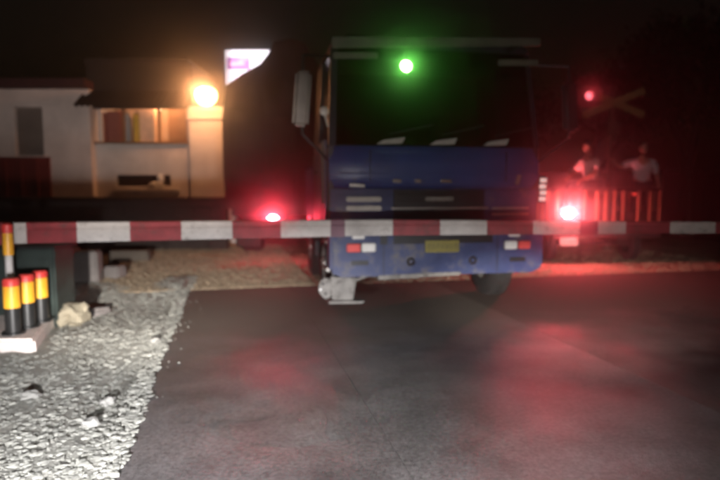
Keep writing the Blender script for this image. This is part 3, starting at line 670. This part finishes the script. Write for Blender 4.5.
def person(loc, rz, label, J, shirt, sleeve_t=.6):
    t = thing('person', label, 'person', loc, rz)
    names = list(J); idx = {k: i for i, k in enumerate(names)}
    pts = [tuple(J[k][0]) for k in names]; rad = [J[k][1] for k in names]
    ch = [('pelvis', 'waist'), ('waist', 'chest'), ('chest', 'neckb'), ('neckb', 'neckt')]
    for s in 'LR':
        ch += [('chest', 'sh' + s), ('sh' + s, 'el' + s), ('el' + s, 'wr' + s), ('pelvis', 'hip' + s), ('hip' + s, 'kn' + s), ('kn' + s, 'an' + s), ('an' + s, 'toe' + s)]
    edges = [(idx[a], idx[b]) for a, b in ch]
    for s in 'LR':
        d = Vector(J['wr' + s][0]) - Vector(J['el' + s][0]); hand(pts, edges, rad, idx['wr' + s], J['wr' + s][0], d, .8)
    body = skin_mesh('body', pts, edges, rad, idx['pelvis'])
    # head with brow, nose, chin, ears
    hb = bmesh.new(); bmesh.ops.create_uvsphere(hb, u_segments=28, v_segments=20, radius=1.0)
    for v in hb.verts:
        x, y, z = v.co; k = 1 - .22 * max(0, -z) ** 1.5
        v.co = Vector((x * .076 * k, y * .095 * (k + .02), z * .118))
        if y < -.5:
            v.co.y -= .020 * math.exp(-((x / .16) ** 2)) * math.exp(-(((z + .12) / .16) ** 2))      # nose
            v.co.y += .009 * math.exp(-(((abs(x) - .38) / .16) ** 2)) * math.exp(-(((z - .08) / .11) ** 2))  # eye sockets
            v.co.y -= .006 * math.exp(-((x / .3) ** 2)) * math.exp(-(((z + .45) / .07) ** 2))       # lips
            v.co.y -= .010 * math.exp(-((x / .35) ** 2)) * math.exp(-(((z + .78) / .16) ** 2))      # chin
        if abs(x) > .86: v.co.x += math.copysign(.014, x) * math.exp(-(((z + .02) / .22) ** 2)) * math.exp(-(((y - .1) / .25) ** 2))
    hc = Vector(J['head'][0]); Mh = Matrix.Translation(hc) @ J['headrot']
    hb.transform(Mh); tmp = bpy.data.meshes.new('h'); hb.to_mesh(tmp); hb.free()
    bm = bmesh.new(); bm.from_mesh(body); bm.from_mesh(tmp); bm.to_mesh(body); bm.free(); bpy.data.meshes.remove(tmp)
    o = bpy.data.objects.new('body', body); C.objects.link(o)
    rm = o.modifiers.new('rm', 'REMESH'); rm.mode = 'VOXEL'; rm.voxel_size = .009
    sm = o.modifiers.new('sm', 'SMOOTH'); sm.iterations = 3; sm.factor = .5
    dg = bpy.context.evaluated_depsgraph_get(); res = bpy.data.meshes.new_from_object(o.evaluated_get(dg))
    bpy.data.objects.remove(o); bpy.data.meshes.remove(body)
    for p in res.polygons: p.use_smooth = True
    res.materials.clear(); res.materials.append(M_skin)
    b = bpy.data.objects.new('body', res); C.objects.link(b); b.parent = t
    # hair cap
    hb = bmesh.new(); bmesh.ops.create_uvsphere(hb, u_segments=24, v_segments=16, radius=1.0)
    bmesh.ops.delete(hb, geom=[v for v in hb.verts if v.co.z < (.45 if v.co.y < -.45 else (.05 if v.co.y < .1 else -.42))], context='VERTS')
    for v in hb.verts: v.co = Vector((v.co.x * .083, v.co.y * .103, v.co.z * .126)) * (1 + random.uniform(-.02, .03))
    hb.transform(Mh); me = bpy.data.meshes.new('hair'); hb.to_mesh(me); hb.free(); me.materials.append(M_hair)
    for p in me.polygons: p.use_smooth = True
    h = bpy.data.objects.new('hair', me); C.objects.link(h); h.parent = t
    def cloth(name, keys, links, m, grow, extra=None):
        P = [tuple(J[k][0]) for k in keys]; Rr = [(tuple(c + grow for c in J[k][1]) if isinstance(J[k][1], tuple) else J[k][1] + grow) for k in keys]
        E = [(keys.index(a), keys.index(b_)) for a, b_ in links]
        if extra:
            for a, b_, f in extra:
                i = len(P); P.append(tuple(Vector(J[a][0]).lerp(Vector(J[b_][0]), f))); ra = J[b_][1]; Rr.append((ra if not isinstance(ra, tuple) else ra[0]) + grow * 1.6); E.append((keys.index(a), i))
        me = skin_mesh(name, P, E, Rr, 0)
        for p in me.polygons: p.use_smooth = True
        me.materials.clear(); me.materials.append(m)
        oo = bpy.data.objects.new(name, me); C.objects.link(oo); oo.parent = t
    cloth('shirt', ['pelvis', 'waist', 'chest', 'shL', 'shR'], [('pelvis', 'waist'), ('waist', 'chest'), ('chest', 'shL'), ('chest', 'shR')], shirt, .018, [('shL', 'elL', sleeve_t), ('shR', 'elR', sleeve_t)])
    cloth('trousers', ['pelvis', 'hipL', 'hipR', 'knL', 'knR', 'anL', 'anR'], [('pelvis', 'hipL'), ('pelvis', 'hipR'), ('hipL', 'knL'), ('hipR', 'knR'), ('knL', 'anL'), ('knR', 'anR')], M_trou, .014)
    return t
V = Vector
# seated on the top rail/load crate, facing left and half towards the camera (local -y is the face direction)
JA = {'pelvis': (V((0, 0, .10)), (.155, .12)), 'waist': (V((0, -.02, .30)), (.14, .10)), 'chest': (V((0, -.07, .48)), (.16, .11)), 'neckb': (V((0, -.10, .61)), .06), 'neckt': (V((0, -.12, .68)), .052),
      'shL': (V((.18, -.08, .53)), .062), 'elL': (V((.24, -.20, .30)), .046), 'wrL': (V((.17, -.40, .20)), .032), 'shR': (V((-.18, -.08, .53)), .062), 'elR': (V((-.25, -.20, .30)), .046), 'wrR': (V((-.17, -.42, .24)), .032),
      'hipL': (V((.10, -.02, .08)), .09), 'knL': (V((.14, -.44, .09)), .066), 'anL': (V((.14, -.46, -.34)), .045), 'toeL': (V((.15, -.62, -.39)), .036),
      'hipR': (V((-.10, -.02, .08)), .09), 'knR': (V((-.14, -.44, .09)), .066), 'anR': (V((-.14, -.48, -.34)), .045), 'toeR': (V((-.15, -.64, -.39)), .036),
      'head': (V((0, -.14, .81)), .1), 'headrot': Matrix.Rotation(R(10), 4, 'X')}
def strip(J): return {k: v for k, v in J.items()}
def mk_person(loc, rz, label, J, shirt, sl):
    hd = J.pop('head'); hr = J.pop('headrot')
    class D(dict): pass
    JJ = D(J); JJ_all = dict(J); JJ_all['head'] = hd; JJ_all['headrot'] = hr
    class W(dict):
        def __iter__(s): return iter([k for k in dict.keys(s) if k not in ('head', 'headrot')])
    return person(loc, rz, label, W(JJ_all), shirt, sl)
# crate the first one sits on
cr = thing('wooden_crate', 'dark wooden crate in the tricycle bed under the seated person', 'crate', (X(592, 11.0), 10.98, .58), R(4))
for k in range(5): MB().span(-.34, .34, -.27, -.25, k * .165, k * .165 + .15).build('plank', M_bed, cr, bevel=.004)
MB().span(-.32, .32, -.248, .27, 0, .83).build('box', M_bed, cr)
mk_person((X(591, 10.9), 10.92, 1.41), R(-62), 'person in a white shirt sitting on the tricycle load, reddened by the tail light', JA, M_shirt, .75)
JB = {'pelvis': (V((0, 0, .93)), (.15, .11)), 'waist': (V((0, -.01, 1.10)), (.135, .10)), 'chest': (V((0, -.02, 1.30)), (.16, .11)), 'neckb': (V((0, -.02, 1.44)), .058), 'neckt': (V((0, -.03, 1.51)), .05),
      'shL': (V((.19, -.02, 1.37)), .06), 'elL': (V((.27, -.04, 1.10)), .045), 'wrL': (V((.26, -.20, .92)), .031), 'shR': (V((-.19, -.02, 1.37)), .06), 'elR': (V((-.42, -.10, 1.27)), .046), 'wrR': (V((-.55, -.20, 1.38)), .031),
      'hipL': (V((.10, 0, .90)), .09), 'knL': (V((.12, -.03, .50)), .064), 'anL': (V((.12, .02, .09)), .044), 'toeL': (V((.14, -.15, .035)), .034),
      'hipR': (V((-.10, 0, .90)), .09), 'knR': (V((-.12, -.03, .50)), .064), 'anR': (V((-.12, .02, .09)), .044), 'toeR': (V((-.14, -.15, .035)), .034),
      'head': (V((0, -.05, 1.64)), .1), 'headrot': Matrix.Rotation(R(12), 4, 'Z')}
mk_person((X(641, 11.2), 11.2, .585), R(-14), 'person in a pale shirt standing on the tricycle with one arm held out', JB, M_shirt2, .9)

# ------------------------------------------------------------------ crossing signal mast
CY = 13.2
sm = thing('crossing_signal', 'crossing mast with yellowish crossed boards and a small red light', 'signal', (X(609, CY), CY, -.02))
MB().cyl((0, 0, 0), (0, 0, Z(84, CY)), .06, .05).lathe((0, 0, 0), (0, 0, 1), [(0, .0), (.16, 0), (.16, .04), (.08, .06), (.06, .2)], 16).build('pole', M_mast, sm, smooth=True)
cz = Z(102.5, CY)
cbd = MB().box((0, -.075, cz), (1.5, .02, .16), ry=R(-22)).build('crossed_board', M_cbuck, sm)
MB().box((0, -.10, cz), (1.5, .02, .16), ry=R(22)).build('crossed_board', M_cbuck, sm)
lxp = X(582, CY) - X(609, CY); lzp = Z(96.5, CY)
hd = MB().lathe((lxp, -.14, lzp), (0, -1, 0), [(0, -.12), (.10, -.12), (.12, -.02), (.26, -.01), (.26, .0), (.11, .0), (.11, .12), (.10, .12), (.10, .01), (0, .01)], 24).build('signal_head', M_black, sm, smooth=True)
MB().lathe((lxp, -.14, lzp), (0, -1, 0), [(.095, .012), (.06, .03), (0, .036)], 20).build('lamp_lens', mat('signal_red', (.9, .1, .1), .3, emit=(1, .16, .2), estr=2.2), hd, smooth=True)
MB().tube([(lxp, -.1, lzp), (lxp, .0, lzp - .3), (0, 0, lzp - .3)], .025).build('bracket', M_mast, sm)
MB().box((0, -.08, Z(128, CY)), (.26, .02, .34)).build('plate', M_mast, sm)
lamp_spot('signal_light', (X(582, CY), CY - .32, lzp), 5, (1, .06, .08), .05, cone=120, target=(0, 0, 1.5))

# ------------------------------------------------------------------ low dark wall in front of the houses
WY = 13.4; wx0, wx1 = X(-110, WY), X(226, WY); wt = Z(197, WY)
lw = thing('low_wall', 'low dark masonry wall in front of the white houses on the left', 'wall', ((wx0 + wx1) / 2, WY, -.08))
hw = (wx1 - wx0) / 2
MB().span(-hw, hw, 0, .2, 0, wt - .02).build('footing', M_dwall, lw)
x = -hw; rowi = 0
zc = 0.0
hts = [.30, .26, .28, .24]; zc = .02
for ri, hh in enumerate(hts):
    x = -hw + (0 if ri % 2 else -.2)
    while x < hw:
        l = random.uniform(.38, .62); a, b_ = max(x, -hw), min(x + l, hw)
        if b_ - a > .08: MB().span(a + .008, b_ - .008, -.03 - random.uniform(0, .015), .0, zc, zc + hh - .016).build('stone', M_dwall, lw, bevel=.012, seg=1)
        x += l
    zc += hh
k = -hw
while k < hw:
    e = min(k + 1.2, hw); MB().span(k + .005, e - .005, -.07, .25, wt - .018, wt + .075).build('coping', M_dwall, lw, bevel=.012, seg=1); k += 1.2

# ------------------------------------------------------------------ white house at far left
HY = 15.0
hx0, hx1 = X(-170, HY), X(93, HY); hz = Z(86, HY)
hs_ = thing('house', 'white plastered flat-roofed house with dark red base at the far left', 'house', ((hx0 + hx1) / 2, HY, -.08))
ox = (hx0 + hx1) / 2
def hxx(u): return X(u, HY) - ox
d0, d1, dz0, dz1 = hxx(18), hxx(46), Z(153, HY), Z(104, HY)
q = MB().span(hx0 - ox, d0, 0, .25, 0, hz).span(d1, hx1 - ox, 0, .25, 0, hz).span(d0, d1, 0, .25, dz1, hz).span(d0, d1, 0, .25, 0, dz0)
q.span(hx1 - ox - .25, hx1 - ox, .25, 5, 0, hz).span(hx0 - ox, hx0 - ox + .25, .25, 5, 0, hz).span(hx0 - ox + .25, hx1 - ox - .25, 4.75, 5, 0, hz)
q.build('wall', M_wallw, hs_)
wd_ = MB().span(d0, d1, .12, .18, dz0, dz1).build('shuttered_window', M_dkdoor, hs_)
for k in range(11):
    z = dz0 + .06 + k * (dz1 - dz0 - .1) / 11; MB().box(((d0 + d1) / 2, .105, z + .04), (d1 - d0 - .1, .015, .10), rx=-.35).build('slat', M_dkdoor, wd_)
MB().span(d0 - .05, d1 + .05, -.03, .12, dz0 - .06, dz0).build('sill', M_wallw, wd_)
rb = MB().span(hx0 - ox, hxx(52), -.05, .0, 0, Z(154, HY)).build('red_base', M_redwall, hs_)
k = hx0 - ox + .1
while k < hxx(52) - .1:
    MB().span(k, k + .05, -.075, -.045, .05, Z(154, HY) - .04).build('batten', M_redwall, rb); k += .42
MB().span(hx0 - ox - .2, hx1 - ox + .05, -.35, 5.2, hz, hz + .22).build('roof', M_roofr, hs_, bevel=.02)

# ------------------------------------------------------------------ shop with lit opening
KY = 15.25; kx0, kx1, kxp = X(93.5, KY), X(192, KY), X(236, KY)
ko = (kx0 + kx1) / 2
sh = thing('shop', 'small white shop with orange lit opening under a dark awning', 'shop', (ko, KY, -.08))
def kx(u): return X(u, KY) - ko
wz0, wz1 = Z(141, KY), Z(104, KY); tz = Z(62, KY); gz0 = .08
s0, s1, sz0, sz1 = kx(117), kx(171), Z(183, KY), Z(172, KY)
q = MB().span(kx0 - ko + .02, kx1 - ko, 0, .2, sz1, wz0).span(kx0 - ko + .02, s0, 0, .2, 0, sz1).span(s1, kx1 - ko, 0, .2, 0, sz1).span(s0, s1, 0, .2, 0, sz0)
q.span(kx0 - ko + .02, kx1 - ko, 0, .2, wz1, wz1 + .3)
q.span(kx0 - ko + .02, kx0 - ko + .2, .2, 3, 0, wz1 + .3).span(kx1 - ko - .15, kx1 - ko, .2, 3, 0, wz1 + .3).span(kx0 - ko + .2, kx1 - ko - .15, 2.8, 3, 0, wz1 + .3)
q.build('wall', M_wallk, sh)
MB().span(s0 - .02, s1 + .02, .10, .16, sz0 - .02, sz1 + .02).build('vent_recess', M_black, sh)
for k in range(3): MB().box(((s0 + s1) / 2, .07, sz0 + .06 + k * .10), (s1 - s0, .02, .05), rx=-.5).build('vent_slat', M_black, sh)
MB().span(s0 - .05, s1 + .25, -.16, .02, sz0 - .13, sz0 - .07).build('ledge', M_wallk, sh)
MB().span(kx0 - ko + .02, kx1 - ko, -.1, .22, wz0, wz0 + .05).build('counter', M_wood, sh, bevel=.01)
MB().span(kx0 - ko + .2, kx1 - ko - .15, 1.0, 1.06, wz0 - .6, wz1 + .3).build('back_partition', M_cream, sh)
MB().span(kx0 - ko + .2, kx1 - ko - .15, .22, 1.0, wz1 + .25, wz1 + .30).build('ceiling', M_cream, sh)
MB().span(kx0 - ko + .2, kx1 - ko - .15, .2, 1.0, wz0 - .08, wz0 - .02).build('shelf', M_wood, sh)
for u in (125, 160): MB().span(kx(u) - .03, kx(u) + .03, .05, .12, wz0 + .05, wz1).build('mullion', M_wood, sh)
MB().span(kx(161), kx(190), .75, .80, wz0, wz1 + .2).build('side_panel', M_wood, sh)
# awning of corrugated sheet
q = MB(); vs = []; nn = 80
for i in range(nn + 1):
    x = kx(90) + (kx(196) - kx(90)) * i / nn; c = .03 * math.sin(i * math.pi / 2)
    vs += [(x, .0, Z(86, KY) + c), (x, -.75, Z(103, KY - .75) + c)]
q.add(vs, [(2 * i, 2 * i + 2, 2 * i + 3, 2 * i + 1) for i in range(nn)])
q.build('awning', M_roof, sh)
MB().span(kx(92), kx(195), -.06, -.005, Z(106, KY), tz + .02).build('fascia', M_roof, sh)
MB().span(kx0 - ko + .02, kx1 - ko, 0, 3, wz1 + .302, tz - .003).build('loft', M_roof, sh)
MB().span(kx(91), kx1 - ko, -.1, 3.1, tz, tz + .15).build('roof', M_roof, sh)
# pillar wall under the lamp
MB().span(kx1 - ko + .003, kxp - ko, -.16, .25, 0, Z(104, KY)).build('pillar', M_wallk, sh, bevel=.015)
MB().span(kx1 - ko - .03, kxp - ko + .05, -.22, .02, Z(117, KY), Z(113, KY)).build('pillar_band', M_wallk, sh, bevel=.01)
l = bpy.data.lights.new('shop_lamp', 'POINT'); l.energy = 60; l.color = (1.0, .45, .20); l.shadow_soft_size = .06
lo = bpy.data.objects.new('shop_lamp', l); C.objects.link(lo); lo.location = (X(160, KY), KY + .26, wz1 + .10)
pl_ = thing('bulb', 'bare warm bulb hanging inside the shop opening', 'bulb', (X(152, KY), KY + .82, wz1 + .0))
MB().lathe((0, 0, 0), (0, 0, 1), [(0, -.06), (.04, -.045), (.055, 0), (.03, .06), (.02, .09)], 16).build('glass_bulb', mat('warm_bulb', (1, .8, .6), .3, emit=(1, .62, .32), estr=3.5), pl_, smooth=True)
MB().cyl((0, 0, .09), (0, 0, .28), .012).build('cord', M_black, pl_)
# goods on the shelf
G = [('carton', (95.5, 111), .86, (.22, .06, .05), 'dark red carton on the shop shelf, leftmost', 'box'), ('carton', (111.5, 124.5), .92, (.24, .08, .07), 'brown red carton beside the dark red one in the shop', 'box'),
     ('tin', (127, 132.5), .95, (.22, .30, .36), 'blue grey tin standing in the shop opening', 'tin'), ('tin', (135.5, 142), .95, (.75, .52, .08), 'yellow tin standing in the shop opening', 'tin'),
     ('carton', (143, 158), 1.0, (.80, .58, .42), 'pale peach carton right under the shop bulb', 'box')]
for nm, (u0, u1), h, col, lab, cat in G:
    x0, x1 = X(u0, KY + .4), X(u1, KY + .4); m = mat('goods_' + str(u0), col, .5)
    if nm == 'carton':
        t = thing('carton', lab, cat, ((x0 + x1) / 2, KY + .45, wz0 - .1)); e = (x1 - x0) / 2
        b_ = MB().span(-e, e, -.15, .15, 0, h).build('box', m, t, bevel=.01)
        MB().span(-e, -.01, -.152, .152, h, h + .012).span(.01, e, -.152, .152, h, h + .012).build('lid_flap', m, t)
        MB().span(-e * .7, e * .7, -.156, -.151, h * .35, h * .5).build('print', m, t)
    else:
        t = thing('tin', lab, cat, ((x0 + x1) / 2, KY + .42, wz0 - .1)); e = (x1 - x0) / 2
        MB().lathe((0, 0, 0), (0, 0, 1), [(0, 0), (e, 0), (e, h * .85), (e * .8, h * .9), (e * .5, h * .92), (0, h * .92)], 18).build('can', m, t, smooth=True)
        MB().lathe((0, 0, h * .9), (0, 0, 1), [(e * .5, 0), (e * .5, h * .1), (0, h * .1)], 14).build('lid', M_steel, t, smooth=True)
# white bundle on the ledge
bx = X(158, KY)
t = thing('plastic_bag', 'crumpled shiny white bag lying on the ledge of the shop wall', 'bag', (bx, KY - .07, sz0 - .08 - .07))
def crumple(r, f, seed, top=0):
    bm = bmesh.new(); bmesh.ops.create_icosphere(bm, subdivisions=3, radius=1)
    for v in bm.verts:
        k = 1 + .35 * noise.noise(v.co * 2.2 + V((seed, 0, 0))); v.co = V((v.co.x * r[0], v.co.y * r[1], v.co.z * r[2])) * k
    zm = min(v.co.z for v in bm.verts)
    for v in bm.verts: v.co.z -= zm
    return bm
for nm, r, off in (('bag', (.20, .08, .09), V((-.02, 0, 0))), ('knot', (.09, .05, .14), V((.10, 0, .12)))):
    bm = crumple(r, 1, len(nm)); bm.transform(Matrix.Translation(off)); me = bpy.data.meshes.new(nm); bm.to_mesh(me); bm.free(); me.materials.append(mat('white_plastic', (.85, .83, .78), .35)); o = bpy.data.objects.new(nm, me); C.objects.link(o); o.parent = t

# ------------------------------------------------------------------ orange lamp on the pillar
lp_ = at(206, 95, 14.75)
ol = thing('wall_lamp', 'glowing orange globe lamp on the shop pillar beside the tall lorry', 'lamp', (lp_.x, lp_.y, lp_.z))
M_orl = mat('orange_lamp', (1, .8, .5), .3, emit=(1.0, .60, .22), estr=14)
MB().lathe((0, 0, 0), (0, 0, 1), [(0, -.28), (.15, -.24), (.24, -.14), (.28, 0), (.24, .12), (.13, .19), (.05, .20)], 24).build('globe', M_orl, ol, smooth=True)
MB().lathe((0, 0, .18), (0, 0, 1), [(.06, 0), (.08, .02), (.08, .06), (.03, .08), (0, .08)], 16).tube([(0, 0, .24), (0, .2, .30), (0, .45, .28), (0, .45, -.45)], .02).build('bracket', M_black, ol, smooth=True)
l = bpy.data.lights.new('orange_lamp_light', 'POINT'); l.energy = 170; l.color = (1.0, .38, .15); l.shadow_soft_size = .12
lo = bpy.data.objects.new('orange_lamp_light', l); C.objects.link(lo); lo.location = (lp_.x, lp_.y - .46, lp_.z - .02)

# ------------------------------------------------------------------ illuminated sign
SGY = 17.6
a, b_ = at(226, 88, SGY), at(276, 47.5, SGY)
sg = thing('sign', 'lit white sign board with purple and pink panel above the shop', 'sign', ((a.x + b_.x) / 2, SGY, -.08))
sw = (b_.x - a.x) / 2
M_sgw = mat('sign_white', (.85, .85, .88), .4, emit=(1.0, .92, 1.0), estr=1.05, var=.05)
M_sgp = mat('sign_purple', (.35, .15, .40), .4, emit=(.42, .16, .45), estr=.75)
M_sgk = mat('sign_pink', (.8, .35, .55), .4, emit=(1.0, .42, .66), estr=.85)
fr = MB().span(-sw - .04, sw + .04, .02, .22, a.z - .04, b_.z + .04).build('light_box', M_black, sg, bevel=.01)
MB().span(-sw, sw, .0, .02, a.z, b_.z).build('face', M_sgw, fr)
u2 = lambda u: X(u, SGY) - sg.location.x
MB().span(u2(229.5), u2(252), -.012, -.002, Z(67, SGY), Z(54.5, SGY)).build('purple_panel', M_sgp, fr)
MB().box(((u2(232) + u2(248)) / 2, -.018, Z(61, SGY)), (u2(247) - u2(233), .008, .13), ry=-.05).build('pink_stroke', M_sgk, fr)
MB().box(((u2(238) + u2(254)) / 2, -.018, Z(57, SGY)), (u2(250) - u2(240), .008, .07), ry=-.1).build('pink_stroke', M_sgk, fr)
for v in (71, 75): MB().box((u2(237), -.006, Z(v, SGY)), (.45, .008, .03), ry=-.05).build('pink_stroke', M_sgk, fr)
for s2 in (-.75, .75): MB().cyl((s2 * sw, .12, 0), (s2 * sw, .12, a.z), .05).build('post', M_black, sg)
l = bpy.data.lights.new('sign_light', 'AREA'); l.energy = 12; l.color = (1, .9, 1); l.size = 1.2
lo = bpy.data.objects.new('sign_light', l); C.objects.link(lo); lo.location = ((a.x + b_.x) / 2, SGY - .05, (a.z + b_.z) / 2); lo.rotation_euler = (R(90), 0, 0)

# ------------------------------------------------------------------ concrete blocks on the verge
for (u, v, Y, w_, h, dd, rz, m, lab) in [(85, 281, 8.6, .36, .50, .3, .15, M_block, 'upright grey concrete block on the verge below the barrier'),
                                      (112, 277, 9.0, .28, .25, .25, -.2, M_block, 'small low concrete block right of the upright one on the verge'),
                                      (59, 279, 8.9, .46, .52, .4, .05, M_dkdoor, 'brownish concrete block behind the bollards on the verge'),
                                      (128, 262, 11.2, .8, .3, .3, .1, M_soil, 'long low rubble block at the foot of the dark wall')]:
    z0 = (gz(X(u, Y), Y) if Y < 9.5 else -.08) - .03
    o = MB().box((0, 0, h / 2), (w_, dd, h), taper=.94).build('concrete_block', m, None, bevel=.025)
    o.location = (X(u, Y), Y, z0); o.rotation_euler.z = rz; tag(o, lab, 'block', 'concrete blocks on the verge')

# ------------------------------------------------------------------ trees behind
def tree(name, label, loc, h, cr, nleaf, seed, ls=.16):
    rnd = random.Random(seed); t = thing(name, label, 'tree', loc, 0, 'trees behind the crossing')
    q = MB(); tips = []
    def limb(p, d, l, r, dep):
        e = p + d * l; q.cyl(p, e, r, r * .62, 7); tips.append((e, dep))
        if dep == 0: return
        for k in range(3 if dep > 1 else 3):
            nd = (d + V((rnd.uniform(-.9, .9), rnd.uniform(-.9, .9), rnd.uniform(-.15, .6)))).normalized()
            limb(e - d * l * .12 * k, nd, l * rnd.uniform(.6, .8), r * .6, dep - 1)
    limb(V((0, 0, -.1)), V((rnd.uniform(-.08, .08), 0, 1)).normalized(), h * .38, h * .03, 4)
    q.build('trunk', M_bark, t, smooth=True)
    tp2 = [p for p, dp in tips if dp <= 2]; lv = MB()
    for k in range(nleaf):
        c = rnd.choice(tp2) + V((rnd.gauss(0, cr * .16), rnd.gauss(0, cr * .16), rnd.gauss(0, cr * .13)))
        rm = Matrix.Rotation(rnd.uniform(0, 6.3), 3, 'Z') @ Matrix.Rotation(rnd.uniform(-1.2, 1.2), 3, 'X'); s = ls * rnd.uniform(.6, 1.3)
        lv.add([c + rm @ V((0, -s, 0)), c + rm @ V((s * .42, 0, .02)), c + rm @ V((0, s, 0)), c + rm @ V((-s * .42, 0, .02))], [(0, 1, 2, 3)])
    lv.build('crown', M_leaf, t)
tree('tree', 'tall dim leafy tree at the upper right edge of the picture', (X(690, 17), 17, -.08), 6.2, 2.6, 9000, 3)
tree('tree', 'dark tree behind the crossing mast on the right', (X(590, 24), 24, -.08), 6.5, 3.0, 7000, 5)
tree('tree', 'dark tree right behind the blue truck roof', (X(500, 27), 27, -.08), 6.8, 3.0, 6000, 9)
# dark boundary wall far right
fw = thing('boundary_wall', 'dim dark wall running behind the tricycle on the right', 'wall', (X(640, 20), 20, -.08))
for k in range(9):
    MB().span(-5.6 + k * 1.6, -5.6 + k * 1.6 + 1.5, 0, .15, 0, 2.1).build('panel', M_dwall, fw, bevel=.01, seg=1)
    MB().span(-5.7 + k * 1.6, -5.6 + k * 1.6, -.05, .2, 0, 2.25).build('pillar', M_dwall, fw)

# ------------------------------------------------------------------ thin haze added to give the lamps halos
hzv = MB().box((0, 25, 5.7), (130, 100, 14)).build('haze', bpy.data.materials.new('halo_haze'))
hm = hzv.data.materials[0]; hm.use_nodes = True; t = hm.node_tree
for n in list(t.nodes):
    if n.type != 'OUTPUT_MATERIAL': t.nodes.remove(n)
pv = t.nodes.new('ShaderNodeVolumePrincipled'); pv.inputs['Color'].default_value = (.95, .93, .9, 1); pv.inputs['Density'].default_value = .020; pv.inputs['Anisotropy'].default_value = .97
t.links.new(pv.outputs[0], [n for n in t.nodes if n.type == 'OUTPUT_MATERIAL'][0].inputs['Volume'])
tag(hzv, 'thin haze added to give the lamps glowing halos', 'haze', kind='stuff')
